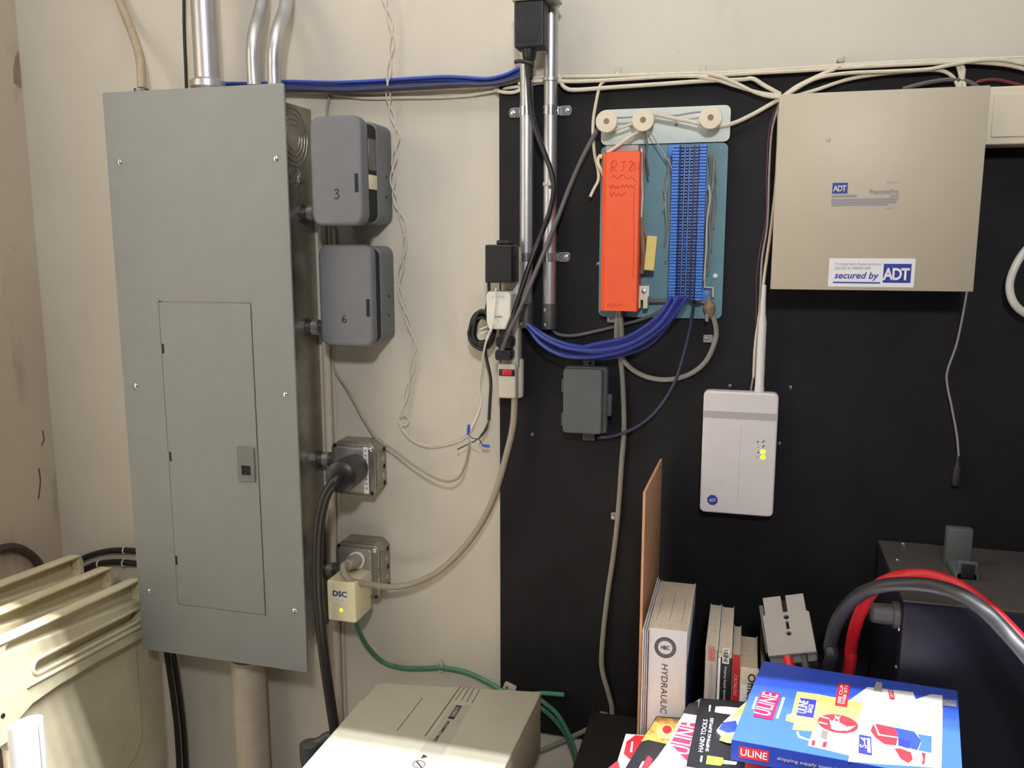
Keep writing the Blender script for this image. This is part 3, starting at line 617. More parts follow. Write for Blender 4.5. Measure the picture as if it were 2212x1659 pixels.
prof = [(x0-.001, -TB), (x0, -.058), (x0+.008, -.066), (x1-.002, -.066), (x1, -.063), (x1+.0005, -TB)]
ra_ = [bm.verts.new((x, y, z0)) for x, y in prof]; rb_ = [bm.verts.new((x, y, z1)) for x, y in prof]
for k in range(len(prof)-1): bm.faces.new((ra_[k], ra_[k+1], rb_[k+1], rb_[k]))
bm.faces.new(ra_); bm.faces.new(rb_[::-1]); bm.faces.new((ra_[0], rb_[0], rb_[-1], ra_[-1]))
from_bm('cover_shell', bm, ORANGE, t, False)
OC = .0664
squig = {'R': [(1320, 372), (1322, 350), (1328, 348), (1332, 354), (1328, 361), (1322, 362), (1333, 371)], 'J': [(1342, 350), (1352, 350), (1347, 350), (1347, 365), (1342, 370)],
         '2': [(1358, 352), (1363, 348), (1367, 353), (1359, 368), (1368, 368)], 'l': [(1371, 352), (1371, 368)], 'l2': [(1379, 350), (1379, 368)],
         'wave': [(1322, 384), (1327, 379), (1333, 386), (1340, 380), (1347, 378), (1355, 387), (1363, 382), (1370, 388), (1374, 392)],
         'w1': [(1316, 400), (1320, 408), (1323, 399), (1327, 407), (1331, 402), (1334, 407), (1338, 401)], 'w2': [(1343, 407), (1345, 399), (1349, 405), (1354, 398), (1357, 406), (1362, 399), (1366, 406), (1371, 398)],
         'w3': [(1318, 413), (1320, 424), (1326, 416), (1331, 423), (1336, 418), (1342, 423), (1348, 417), (1354, 420)], 'date': [(1312, 664), (1316, 655), (1321, 664), (1326, 656), (1331, 663), (1338, 656), (1345, 662)],
         'arrow': [(1371, 406), (1369, 440), (1369, 520), (1367, 600)]}
for k, q in squig.items(): squiggle('handwriting', q, OC-.0005, .0007 if k != 'arrow' else .0006, ORANGEINK, t)
bits = thing('block_bracket', 'cream snap bracket showing at the lower right of the orange cover', 'bracket', P(1390, 640, TB))
slab('bracket_tab', rrect(*(P(1381, 630, .03).x, P(1404, 630, .03).x), *(P(1390, 641, .03).z, P(1390, 617, .03).z), .002), TB, TB+.02, WHITEP, bits, .001)
lathe('bracket_screw', P(1391, 629, TB+.0205), (0, -1, 0), [(0, .0045), (.002, .004), (.003, .0008)], EMT, bits, 12)
xa, xb, za, zb = P(1377, 655, .045).x, P(1399, 655, .045).x, P(1390, 666, .045).z, P(1390, 642, .045).z
slab('bracket_fork', [(xa, za), (xa+.0055, za), (xa+.0055, zb-.005), (xb-.008, zb-.005), (xb-.008, za), (xb, za), (xb, zb), (xa, zb)], TB, TB+.025, CREAM, bits, .0006)
u1 = thing('upper_bracket', 'cream bracket tabs showing at the upper left of the orange cover', 'bracket', P(1296, 350, TB))
tube('bracket_arm', wp((1293, 338, .035), (1301, 338, .035)), .004, CREAM, u1)
tube('bracket_arm', wp((1293, 338, .035), (1292, 352, .035), (1298, 366, .035), (1304, 380, .03)), .0028, CREAM, u1)
box('bracket_bar', P(1312, 322, .03).x, P(1382, 322, .03).x, -.045, -TB, P(1340, 330, .03).z, P(1340, 316, .03).z, CONNG, u1, .001)
tg = thing('yellow_tag', 'tilted yellow plastic tag clipped on wires between the blocks', 'tag', P(1405, 545, .05))
a, b = P(1410, 510, .05), P(1403, 584, .05); ax = (b-a)
plate('tag_body', rrect(-.009, .009, -ax.length/2, ax.length/2, .002), [], .008, frame((a+b)/2, V((-ax.z, 0, ax.x)), -ax), SPONGE, tg, .0015)
tube('tag_wire', wp((1388, 480, .045), (1396, 510, .048), (1402, 530, .05)), .002, BROWNC, tg)
tube('tag_wire', wp((1384, 470, .04), (1388, 510, .045), (1390, 560, .045), (1386, 590, .04)), .0045, BROWNC, tg)

t = thing('blue_punch_block', 'tall blue punch-down block with toothed edges', 'terminal block', (-.11, -TB, 1.454))
bx0, bx1, bz0, bz1 = -.1385, -.0815, 1.4535, 1.7165
box('block_base', bx0+.010, bx1-.010, -.046, -TB, bz0, bz1, BLOCKD, t, .001)
for s, xa, xb in (('left', bx0, bx0+.0115), ('right', bx1-.0115, bx1)):
    box('side_rail', xa+.0008, xb-.0008, -.052, -TB, bz0, bz1, BLOCKB, t, .0005)
    bm = bmesh.new(); n = 50; h = (bz1-bz0)/n
    for k in range(n): add_box(bm, xa, xb, -.0565, -.040, bz0+k*h+h*.14, bz0+(k+1)*h-h*.14)
    o = from_bm('tooth_row', bm, BLOCKB, t, False); o['kind'] = 'stuff'
bm = bmesh.new(); rp = random.Random(11); n = 50; h = (bz1-bz0)/n
for c in range(4):
    cx_ = bx0+.0165+c*.0080
    for k in range(n):
        w = .0022+rp.uniform(-.0004, .0006); zz = bz0+(k+.5)*h
        add_box(bm, cx_-w, cx_+w, -.0495-rp.uniform(0, .003), -.0455, zz-h*.30, zz+h*.30)
o = from_bm('clip_field', bm, PIN, t, False); o['kind'] = 'stuff'
for c in (1, 2): box('field_rib', bx0+.0165+c*.008-.0050, bx0+.0165+c*.008-.0030, -.0505, -.0455, bz0, bz1, BLOCKB, t, .0003)
a = P(1450, 325, .04); box('foot_tab', a.x-.006, bx0+.004, -.036, -TB, a.z-.010, a.z+.010, BLOCKB, t, .002)
a = P(1526, 640, .04); box('foot_tab', bx1-.004, a.x+.006, -.036, -TB, a.z-.010, a.z+.010, BLOCKB, t, .002)
sb = thing('block_snap_bracket', 'thin cream stepped bracket edge at the lower right of the blue block', 'bracket', P(1530, 625, TB))
tube('bracket_edge', wp((1521, 606, .028), (1522, 621, .028), (1540, 622, .028), (1540, 642, .028)), .0018, CREAM, sb, 1, 6)
# loose jumper wires beside the blocks
rw = random.Random(5)
for k in range(16):
    x_ = rw.uniform(1384, 1400) if k < 6 else (rw.uniform(1436, 1450) if k < 9 else rw.uniform(1530, 1560))
    y0_ = rw.uniform(320, 350); y1_ = rw.uniform(430, 600); lean = -.045
    q = [(x_+lean*(y-320)+rw.uniform(-4, 4), y, TB+.004+rw.uniform(0, .016)) for y in [y0_+(y1_-y0_)*j/5 for j in range(6)]]
    cable('jumper_wire', 'thin loose jumper wire running down beside the punch-down blocks', q, rw.choice([.0008, .0010, .0013]), rw.choice([GREYW, GREYC, GREYW, CREAMW, GREYC]), 'wire', 'loose jumper wires beside the blocks', 4, 5)
cable('cream_pair_wire', 'cream wire pressed along the right rail of the blue block', [(1531, 400, .045), (1533, 430, .045), (1527, 480, .045), (1525, 540, .045), (1521, 606, .045)], .0016, CREAMW, 'wire')
cable('orange_cover_tail', 'cream wire hugging the right edge of the orange cover', [(1386, 320, .05), (1386, 380, .05), (1388, 420, .045), (1385, 470, .045)], .002, CREAMW, 'wire')
# blue bundle drooping from the left conduit to the blue block
bp = [((1135, 700), (1165, 738), (1210, 765), (1280, 775), (1340, 768), (1400, 745), (1445, 700), (1480, 640)),
      ((1137, 700), (1170, 735), (1215, 760), (1285, 768), (1345, 759), (1400, 733), (1440, 695), (1472, 640)),
      ((1139, 700), (1172, 728), (1220, 750), (1285, 757), (1350, 746), (1400, 720), (1435, 688), (1466, 640)),
      ((1141, 700), (1178, 725), (1230, 745), (1290, 750), (1350, 736), (1395, 712), (1430, 682), (1458, 640)),
      ((1136, 700), (1168, 742), (1218, 768), (1290, 770), (1360, 752), (1410, 722), (1448, 690), (1486, 640)),
      ((1138, 700), (1175, 738), (1225, 757), (1295, 762), (1355, 744), (1408, 728), (1440, 705), (1476, 640)),
      ((1140, 700), (1180, 732), (1235, 752), (1290, 743), (1350, 730), (1392, 707), (1425, 680), (1452, 640))]
for i, q in enumerate(bp):
    cable('blue_patch_cable', 'blue network cable drooping from the left conduit to the blue block', [(x, y, .037+.0076*((i*3) % 7)) for x, y in q], .0037, BLUEC, group='blue network cables to the block')
cable('slate_cable', 'slate cable from the right conduit passing behind the grey cables', [(1190, 706, .03), (1205, 722, .028), (1240, 725, .026), (1290, 715, .022), (1350, 700, .022), (1400, 685, .022), (1445, 660, .026), (1465, 645, .03)], .0032, GREYD)
cable('navy_lead', 'navy lead curving from the blue block down under the dark junction box', [(1500, 645, .035), (1494, 690, .032), (1480, 755, .037), (1462, 815, .038), (1435, 865, .038), (1400, 905, .038), (1360, 930, .038), (1320, 943, .034), (1290, 945, .036)], .0030, NAVY)
cable('grey_drop_cable', 'grey round cable hanging straight down the black board from the orange cover', [(1336, 670, .026), (1332, 705, .026), (1333, 740, .024), (1341, 780, .024), (1346, 850, .024), (1348, 930, .024), (1343, 1000, .022), (1335, 1110, .022), (1325, 1200, .022), (1312, 1290, .022), (1302, 1380, .022), (1300, 1440, .022), (1312, 1490, .022), (1322, 1530, .022), (1318, 1552, .022), (1300, 1560, .022), (1250, 1585, .022), (1190, 1612, .022), (1120, 1640, .022)], .0048, GREYC, sides=10)
cable('grey_loop_cable', 'grey round cable swinging in a loop up to the brown taped joint', [(1340, 672, .03), (1343, 720, .028), (1342, 765, .028), (1362, 795, .026), (1400, 815, .025), (1445, 820, .025), (1490, 808, .025), (1525, 780, .025), (1545, 735, .025), (1546, 705, .026), (1536, 672, .03), (1530, 655, .032)], .0046, GREYC, sides=10)
t = thing('taped_joint', 'brown taped cable joint under the blue block', 'cable joint', P(1532, 660, .03))
a, b = P(1529, 638, .034), P(1535, 682, .030)
lathe('tape_wrap', a, b-a, [(0, .004), (.012, .007), (.02, .0115), (.028, .010), (.038, .005), (.04, .003)], BROWNC, t, 12)
tube('spare_tail', wp((1530, 670, .032), (1527, 685, .034), (1527, 694, .034)), .003, GREYC, t)
tube('spare_tail', wp((1531, 655, .032), (1515, 652, .034), (1505, 648, .036)), .0025, BROWNC, t)
tag(tube('jacket_stub', wp((1398, 652, .028), (1420, 651, .028), (1446, 651, .028)), .0042, GREYD), 'dark grey cable stub between the orange cover and the blue block', 'cable')
for px, py, lab in ((1322, 688, 'metal cable clip just below the orange cover'), (1330, 1114, 'metal cable clip halfway down the grey hanging cable'), (1530, 731, 'metal cable clip on the grey loop below the taped joint'), (1304, 1544, 'metal cable clip at the low end of the grey hanging cable')):
    clip(lab, px, py, BD, .017, .014, M('zinc_clip', (150, 150, 148), .4, metal=.4))

# ------------------------------------------------------------------ dark junction box on the board
t = thing('junction_box', 'dark grey plastic junction box with mounting tabs on the black board', 'junction box', (-.285, -BD, 1.20))
jx0, jx1, jz0, jz1 = -.3245, -.2455, 1.206, 1.3275
slab('box_body', rrect(jx0, jx1, jz0, jz1, .007), BD, .044, JBOX, t, .002)
slab('box_lid', rrect(jx0+.001, jx1-.006, jz0+.001, jz1-.001, .006), .044, .062, JBOX, t, .003)
slab('lid_rim', rrect(jx0-.0008, jx1+.0008, jz0-.0008, jz1+.0008, .007), .036, .041, JBOXD, t, .001)
a, b = P(1258, 778, .03), P(1283, 800, .03); slab('mounting_tab', rrect(a.x, b.x, jz1-.004, a.z, .002), BD, BD+.005, JBOXD, t, .0006, [circ((a.x+b.x)/2+.002, a.z-.007, .0028, 10)])
a, b = P(1258, 930, .03), P(1284, 953, .03); slab('mounting_tab', rrect(a.x, b.x, b.z, jz0+.004, .002), BD, BD+.012, JBOXD, t, .0006)
zc = P(1318, 875, .04).z; box('hinge_lug', jx1-.001, jx1+.009, -.045, -.028, zc-.020, zc+.020, JBOXD, t, .002)
for py in (832, 905):
    zc = P(1214, py, .04).z; box('hinge_lug', jx0-.006, jx0+.001, -.045, -.028, zc-.013, zc+.013, JBOXD, t, .002)
a = P(1233, 804, .0625); lathe('lid_screw', a, (0, -1, 0), [(0, .0018), (.001, .0014), (.0012, .0004)], CHROME, t, 8)

# ------------------------------------------------------------------ cellular communicator
t = thing('communicator', 'white wall communicator with an upright antenna and a round blue badge', 'communicator', (-.01, -BD, 1.073))
rx0, rx1, rz0, rz1 = -.0725, .0545, 1.0735, 1.295
RF = .050
slab('case_front', rrect(rx0, rx1, rz0, rz1, .009), BD+.010, RF, WHITE, t, .003, bres=3)
slab('case_back', rrect(rx0+.002, rx1-.002, rz0+.002, rz1-.002, .008), BD, BD+.010, WHITE, t, 0)
za, zb = P(1600, 905, RF).z, P(1600, 891, RF).z
box('grey_band', rx0+.0006, rx1-.0006, -RF-.0004, -RF+.001, za-.0005, zb+.0005, BAND, t, 0)
box('face_seam', P(1597, 1000, RF).x-.0003, P(1597, 1000, RF).x+.0003, -RF-.0002, -RF+.001, 1.10, 1.235, BAND, t, 0)
ax_ = P(1640, 845, .036).x
at = lathe('antenna', (ax_, -.036, rz1-.003), (0, 0, 1), [(0, .0085), (.010, .0085), (.012, .0078), (.125, .0072), (.132, .0062), (.140, .0048), (.188, .0040), (.1895, .002)], WHITE, t, 18)
p = P(1539, 1080, RF)
bd = plate('badge', [(p.x+.0098*math.cos(math.radians(22.5+45*k)), p.z+.0098*math.sin(math.radians(22.5+45*k))) for k in range(8)], [], .0004, frame((0, -RF, 0), *XZ), LOGO, t)
text('ADT', (p.x, -RF-.0006, p.z), *XZ, WHITEPR, t, w=.0125, h=.0060, shear=.2, bold=.02, name='badge_lettering')
for i, (px, py) in enumerate(((1637, 954), (1638, 966), (1638, 977), (1636, 987))):
    p = P(px, py, RF); plate('status_icon', [(p.x-.0018, p.z-.0018), (p.x+.0018, p.z-.0012), (p.x+.0003, p.z+.0022)], [], .0003, frame((0, -RF, 0), *XZ), INKG if i % 2 else MARK, t)
for px, py in ((1649, 954), (1649, 964)):
    p = P(px, py, RF); plate('status_icon', [(p.x-.0024, p.z-.0020), (p.x-.0010, p.z-.0026), (p.x+.0026, p.z+.0018), (p.x+.0012, p.z+.0024)], [], .0003, frame((0, -RF, 0), *XZ), MARK, t)
for px, py in ((1648, 976), (1648, 988)):
    p = P(px, py, RF); plate('status_led', rrect(p.x-.0042, p.x+.0042, p.z-.0036, p.z+.0036, .003), [], .0005, frame((0, -RF, 0), *XZ), LEDY, t)
# wires running from the cabinet down to the communicator
for q, r_, m_, lab in (([(1684, 222), (1668, 280), (1662, 360), (1658, 480), (1646, 560), (1642, 640), (1638, 700), (1632, 780), (1622, 845)], .0018, GREYW, 'pale grey wire hanging from the cabinet to the communicator'),
                       ([(1683, 240), (1680, 330), (1674, 420), (1662, 520), (1652, 590), (1645, 650), (1632, 740), (1628, 815)], .0026, CREAMW, 'cream wire hanging close beside the cabinet'),
                       ([(1680, 225), (1662, 280), (1656, 380), (1655, 470), (1640, 550), (1634, 610), (1634, 690), (1632, 800), (1618, 850)], .0012, M('maroon_wire', (96, 52, 60), .5), 'thin maroon wire hanging left of the pale grey wire')):
    cable('drop_wire', lab, [(x, y, BD+.006) for x, y in q], r_, m_, 'wire')

# ------------------------------------------------------------------ beige alarm cabinet
t = thing('alarm_cabinet', 'square beige alarm cabinet with a white secured by ADT sticker', 'alarm cabinet', (.18, -BD, 1.477))
ax0, ax1, az0, az1 = .0305, .3305, 1.4775, 1.783
AF = .110
box('cabinet_body', ax0+.004, ax1-.004, -.104, -BD, az0+.004, az1-.003, CABINET, t, .001)
dr = box('cabinet_door', ax0, ax1, -AF, -.103, az0, az1, CABINET, t, .0012)
p = P(2058, 427, AF); ring('knockout_mark', (p.x, -AF+.0004, p.z), (0, 1, 0), .0095, .0004, CABINET, dr)
lathe('door_dimple', P(1789, 302, AF), (0, -1, 0), [(0, .004), (.0006, .003), (.0008, .0005)], CABINET, dr, 12)
lathe('side_screw', (ax1-.004, -.06, P(2125, 410, .06).z), (1, 0, 0), [(0, .004), (.003, .0035), (.004, .001)], CHROME, t, 10)
def quad(name, a, b, c, d_, dep, mat, parent): return flat(name, [P(*a, dep), P(*b, dep), P(*c, dep), P(*d_, dep)], mat, parent)
def wrect(name, px0, py0, px1, py1, dep, mat, parent, r=0.0):
    a, b = P(px0, py0, dep), P(px1, py1, dep); pa, pb = P(px0, py1, dep), P(px1, py0, dep)
    x0, x1 = (a.x+pa.x)/2, (b.x+pb.x)/2; z0, z1 = (pa.z+b.z)/2, (a.z+pb.z)/2
    return slab(name, rrect(x0, x1, z0, z1, max(r, .0001), 3), dep-.0003, dep, mat, parent, 0)
st = wrect('secured_sticker', 1790, 558, 1976, 620, AF+.0006, STICK, dr, .002)
lg = wrect('logo_panel', 1908, 570, 1968, 611, AF+.0009, LOGO, dr)
wtext('ADT', 1936, 592, AF+.0009, WHITEPR, dr, w=.039, h=.019, bold=.03, space=.85)
wtext('secured by', 1850, 597, AF+.0006, LOGO, dr, w=.066, h=.0135, shear=.25, bold=.015)
wrect('sticker_underline', 1799, 609, 1901, 612, AF+.0009, LOGO, dr)
wtext('To Initiate Alarm Monitoring Service', 1853, 571, AF+.0006, LOGOL, dr, w=.068, h=.0048)
wtext('Call ADT at 1-800-847-2000', 1842, 579, AF+.0006, LOGOL, dr, w=.053, h=.0042)
wrect('name_logo_panel', 1798, 395, 1831, 418, AF+.0006, LOGO, dr)
wtext('ADT', 1814, 407, AF+.0006, CABINETL, dr, w=.0195, h=.009, bold=.02, space=.85)
wtext('PremisePro', 1910, 414, AF, LOGOL, dr, w=.042, h=.0075, bold=.02)
for x0_, y0_, x1_, y1_ in ((1796, 421, 1850, 426), (1796, 429, 1940, 433), (1796, 435, 1935, 439), (1796, 441, 1918, 444), (1923, 421, 1940, 426)):
    wrect('small_print', x0_, y0_, x1_, y1_, AF+.0005, LOGOL, dr)
wtext('MADE IN USA', 1928, 394, AF, INKG, dr, w=.017, h=.0028)
wtext('SERIES 4110', 1925, 450, AF, INKG, dr, w=.017, h=.0028)
t = thing('side_box', 'light cream metal box tucked against the right side of the alarm cabinet', 'box', (.45, -BD, 1.70))
slab('box_shell', rrect(.3325, .60, 1.701, 1.787, .003), BD, .070, CABINETL, t, .002)
slab('box_lid', rrect(.345, .585, 1.712, 1.776, .003), .070, .072, CABINETL, t, .0008)
tag(tube('white_cable_loop', wp((2330, 318, .045), (2322, 400, .04), (2275, 480, .035), (2240, 515, .035), (2212, 545, .04), (2192, 578, .045), (2181, 615, .045), (2188, 650, .045), (2212, 675, .04), (2260, 695, .035), (2320, 670, .03), (2350, 600, .03), (2358, 480, .03), (2362, 318, .04)), .0062, WHITEP, None, 8, 12), 'thick white cable loop hanging right of the alarm cabinet', 'cable')
t = thing('hanging_plug_wire', 'thin grey wire with a small dark plug hanging below the alarm cabinet', 'wire', P(2070, 1060, .03))
tube('wire', wp((2089, 628, .03), (2080, 680, .03), (2066, 745, .028), (2047, 800, .026), (2046, 830, .026), (2056, 880, .026), (2067, 940, .026), (2071, 985, .026)), .0019, GREYW, t)
lathe('plug_tip', P(2070, 985, .026), V((0, 0, -1)), [(0, .003), (.018, .0045), (.02, .0065), (.045, .0075), (.05, .0065)], M('smoked_plug', (52, 51, 54), .4), t, 12)
# stray screws in the board
for px, py, lab in ((1150, 938, 'small screw head in the board left of the junction box'), (1708, 837, 'bright staple in the board right of the antenna'), (1684, 958, 'screw head in the board at the right edge of the communicator'), (1577, 833, 'screw head in the board above the communicator'), (1292, 570, 'wire stub nail in the board left of the orange cover')):
    tag(lathe('board_screw', P(px, py, BD), (0, -1, 0), [(0, .0036), (.0012, .0032), (.002, .001)], EMTD, None, 10), lab, 'screw')

# ------------------------------------------------------------------ bench, books, catalogs
DZ = .66
t = thing('bench', 'black bench top carrying the books and the battery charger', 'bench', (.3, -.4, 0))
box('bench_top', -.262, 1.0, -.95, -.055, DZ-.03, DZ, DESKM, t, .004)
for x in (-.22, .95):
    for y in (-.9, -.10): box('leg', x-.02, x+.02, y-.02, y+.02, 0, DZ-.03, DESKM, t, .002)
def upright(name, label, x0, x1, y0, y1, h, cover, spine, lean=0., pages=True, sag=0.):
    """a book standing with its spine to the room (front y0), fore edge to the wall"""
    t = thing(name, label, 'book', ((x0+x1)/2, (y0+y1)/2, DZ))
    c = .0012; z1 = DZ+h
    def bx(n, a, b, cy, d_, e, f_, m, bev=.0004):
        bm = bmesh.new(); add_box(bm, a, b, cy, d_, e, f_, bev)
        for v in bm.verts: v.co.x += lean*(v.co.z-DZ)
        return from_bm(n, bm, m, t)
    bx('front_board', x1-c, x1, y0, y1, DZ, z1, cover); bx('back_board', x0, x0+c, y0, y1, DZ, z1, cover)
    s = bx('spine', x0, x1, y0, y0+c, DZ, z1, spine)
    bx('pages', x0+c, x1-c, y0+c, y1-.003, DZ+.002, z1-.0015-sag, PAPER)
    return t, s
def sp(px, py, y): return P(px, py, -y)
hx0, hx1, hy0 = PZ(1402, 1355, .96).x, PZ(1486, 1365, .96).x, -.307
t, s = upright('thick_catalog', 'thick white catalog with a round black emblem and HYDRAULIC S on its spine', hx0, hx1, hy0, -.105, .30, PAPERW, PAPERW)
ux, uz = V((1, 0, 0)), V((0, 0, 1))
c = P(1437, 1399, .3073)
plate('emblem_ring', circ(c.x, c.z, .0165, 36, 1.02), [circ(c.x, c.z, .0110, 30)], .0002, frame((0, hy0-.0001, 0), *XZ), M('emblem_grey', (96, 94, 100), .5, var=.3, scale=500), s)
plate('emblem_rim', circ(c.x, c.z, .0168, 36, 1.02), [circ(c.x, c.z, .0160, 30)], .0003, frame((0, hy0-.0001, 0), *XZ), INK, s)
text('HBC', (c.x, hy0-.0005, c.z), *XZ, INK, s, w=.0135, h=.0070, bold=.03, name='emblem_lettering')
c0 = P(1434, 1434, .3073); c1 = P(1432, 1556, .3073)
text('HYDRAULIC S', ((c0.x+c1.x)/2+.001, hy0-.0005, (c0.z+c1.z)/2), (0, 0, -1), (1, 0, 0), INK, s, w=c0.z-c1.z, h=.0098, shear=.15)
fx = hx1+.0004
def cover_pt(px, py): return PX(px, py, fx)
flat('cover_photo', [(fx, -.306, .905), (fx, -.12, .925), (fx, -.12, .67), (fx, -.306, .67)], BOOKBLUE, t)
# page waves: loose signatures fanned near the spine hinge
for k in range(5):
    xx = hx0+.008+k*.0098; tube('page_gap', [V((xx, hy0+.035+.02*(k % 2), DZ+.2985)), V((xx+.001, hy0+.08, DZ+.2987)), V((xx+.0005, hy0+.12+.02*(k % 3), DZ+.2985))], .0006, PAPERW if k % 2 else INKG, t, 4, 5)
t = thing('thin_folder', 'thin white folder pressed between the cardboard and the thick catalog', 'folder', (-.139, -.2, DZ))
bm = bmesh.new()
for k in range(3): add_box(bm, hx0-.0090+k*.0028, hx0-.0072+k*.0028, -.312+.004*k, -.09, DZ, .958-.004*k)
from_bm('folder_sheets', bm, PAPERW, t)
t = thing('cardboard_sheet', 'tall sheet of brown cardboard standing on edge behind the books', 'cardboard', (-.145, -.15, DZ))
a, b = V((-.1475, -.254, 0)), V((-.1435, -.03, 0)); u_ = (b-a).normalized(); n_ = V((-u_.y, u_.x, 0))*.004
bm = bmesh.new(); top = PX(1395, 1062, -.1475).z; q = [a, b, b+n_, a+n_]
lo = [bm.verts.new((p.x, p.y, DZ)) for p in q]; hi = [bm.verts.new((p.x, p.y, top)) for p in q]
for k in range(4): bm.faces.new((lo[k], lo[(k+1) % 4], hi[(k+1) % 4], hi[k]))
bm.faces.new(lo); bm.faces.new(hi)
from_bm('cardboard_panel', bm, BROWN, t, False)

def spine_x(px, py, y): return P(px, py, -y).x
# row of thinner catalogs to the right of the thick one
Y1 = -.300
e = [spine_x(px, 1395, Y1) for px in (1524, 1552, 1583, 1601)]
t, s = upright('slim_catalog', 'slim grey-spined catalog with a red boxed ULINE mark, right of the thick one', e[0], e[1]-.0006, Y1, -.12, .272, PAPERW, M('pale_grey_spine', (178, 170, 164), .5, var=.04))
zc = P(1538, 1412, -Y1).z; xm = (e[0]+e[1])/2
plate('logo_box', rrect(xm-.0045, xm+.0045, zc-.0115, zc+.0115, .0005, 1), [rrect(xm-.0035, xm+.0035, zc-.0105, zc+.0105, .0003, 1)], .0002, frame((0, Y1-.0001, 0), *XZ), REDP, s)
text('ULINE', (xm, Y1-.0004, zc), (0, 0, -1), (1, 0, 0), REDP, s, w=.019, h=.0055, bold=.02)
text('SHIPPING SUPPLY SPECIALISTS', (xm, Y1-.0004, zc-.045), (0, 0, -1), (1, 0, 0), INKG, s, w=.058, h=.004)
t, s = upright('slim_catalog', 'slim black-spined catalog with a white boxed ULINE mark', e[1]+.0004, e[2]-.0008, Y1-.002, -.12, .270, PAPERW, BLACKP)
zc = P(1570, 1416, -Y1).z; xm = (e[1]+e[2])/2+.001
box('white_edge', e[1]+.0004, e[1]+.0042, Y1-.0024, Y1-.0018, DZ, DZ+.262, WHITEPR, s, 0)
box('page_header', e[1]+.0004, e[2]-.0008, Y1-.0024, Y1-.0018, DZ+.263, DZ+.27, PAPER, s, 0)
plate('logo_box', rrect(xm-.0050, xm+.0050, zc-.0125, zc+.0125, .0005, 1), [], .0002, frame((0, Y1-.0022, 0), *XZ), WHITEPR, s)
text('ULINE', (xm, Y1-.0028, zc), (0, 0, -1), (1, 0, 0), INK, s, w=.021, h=.0065, bold=.02)
text('Shipping Supply Specialists', (xm, Y1-.0026, zc-.048), (0, 0, -1), (1, 0, 0), WHITEPR, s, w=.062, h=.0042)
t, s = upright('slim_catalog', 'slim catalog with a red spine between the black-spined and the tan books', e[2]+.0002, e[3], Y1+.006, -.14, .246, PAPER, PAPERW)
zr = P(1592, 1414, -Y1-.006).z
box('red_spine_panel', e[2]+.0012, e[3]-.0006, Y1+.0054, Y1+.006, DZ, zr, REDP, s, 0)
text('CATALOG', ((e[2]+e[3])/2, Y1+.0050, zr-.05), (0, 0, -1), (1, 0, 0), PAPERW, s, w=.034, h=.0048)
ex = [spine_x(px, 1430, Y1-.008) for px in (1603, 1640, 1652)]
t, s = upright('office_catalog', 'low tan-paged catalog with a white spine lettered Offi', ex[0]-.002, ex[1], Y1-.004, -.13, .225, PAPER, PAPERW)
zs = P(1620, 1442, -Y1+.004).z
box('tan_spine_top', ex[0]-.002, ex[1], Y1-.0046, Y1-.004, zs, DZ+.225, PAPER, s, 0)
text('Office', (spine_x(1623, 1480, Y1-.004), Y1-.0050, P(1623, 1482, -Y1).z), (0, 0, -1), (1, 0, 0), INK, s, w=.045, h=.0115, bold=.02)
t = thing('crumpled_folder', 'crumpled brown paper folder leaning between the tan catalog and the grey connector', 'folder', (ex[1]+.006, -.22, DZ))
bm = bmesh.new(); N_ = 9
for off in (0, .003):
    grid = []
    for i in range(N_):
        row = []
        for j in range(4):
            z_ = DZ+.262*i/(N_-1); y_ = -.30+.05*j
            row.append(bm.verts.new((ex[1]+.0015+off+.003*math.sin(i*1.9+j*.8)+.006*(j == 0)*math.sin(i*1.3)**2+.002*j, y_, z_)))
        grid.append(row)
    for i in range(N_-1):
        for j in range(3): bm.faces.new((grid[i][j], grid[i][j+1], grid[i+1][j+1], grid[i+1][j]))
bmesh.ops.solidify(bm, geom=bm.faces[:], thickness=.0008)
from_bm('folder_sheets', bm, M('brown_folder_paper', (168, 150, 130), .7), t)

# grey battery connector standing up from the bench behind the blue catalog
t = thing('battery_connector', 'large grey two-pole battery connector with a red cable, propped behind the blue catalog', 'connector', P(1710, 1415, .28))
o_ = P(1690, 1352, .245); u_ = V((1, 0, 0)); w_ = (P(1762, 1408, .285)-P(1726, 1285, .205)).normalized()
u_ = (P(1762, 1408, .285)-P(1660, 1418, .285)).normalized()
vv = -w_; vv = (vv-u_*vv.dot(u_)).normalized()
Lh = .062; Lw = .033
L0 = (P(1690, 1286, .21)+P(1712, 1412, .285))/2
frm = frame(L0, u_, vv)
hl = (P(1680, 1287, .205)-P(1712, 1412, .285)).length/2; wl = .0355
plate('connector_housing', [(-wl, -hl), (wl, -hl), (wl, hl*.35), (wl-.004, hl*.40), (wl-.004, hl), (.0035, hl), (.0035, hl*.42), (-.0035, hl*.42), (-.0035, hl), (-wl+.004, hl), (-wl+.004, hl*.4), (-wl, hl*.35)], [circ(0, hl*.24, .0040, 12), rrect(-.0022, .0022, -hl*.17, hl*.10, .0005, 1), circ(0, -hl*.32, .0036, 12)], .022, frm @ Matrix.Translation((0, 0, -.022)), CONNG, t, .001)
plate('connector_core', rrect(-.006, .006, -hl*.5, hl*.9, .001), [], .012, frm @ Matrix.Translation((0, 0, -.018)), DARK, t)
plate('connector_side_rail', rrect(-wl-.004, -wl+.002, -hl*.8, hl*.85, .001), [], .014, frm @ Matrix.Translation((0, 0, -.024)), GREYD, t)
plate('connector_skirt', rrect(-wl+.001, wl-.001, -hl-.012, -hl+.004, .003), [], .030, frm @ Matrix.Translation((0, 0, -.036)), JBOXD, t, .001)
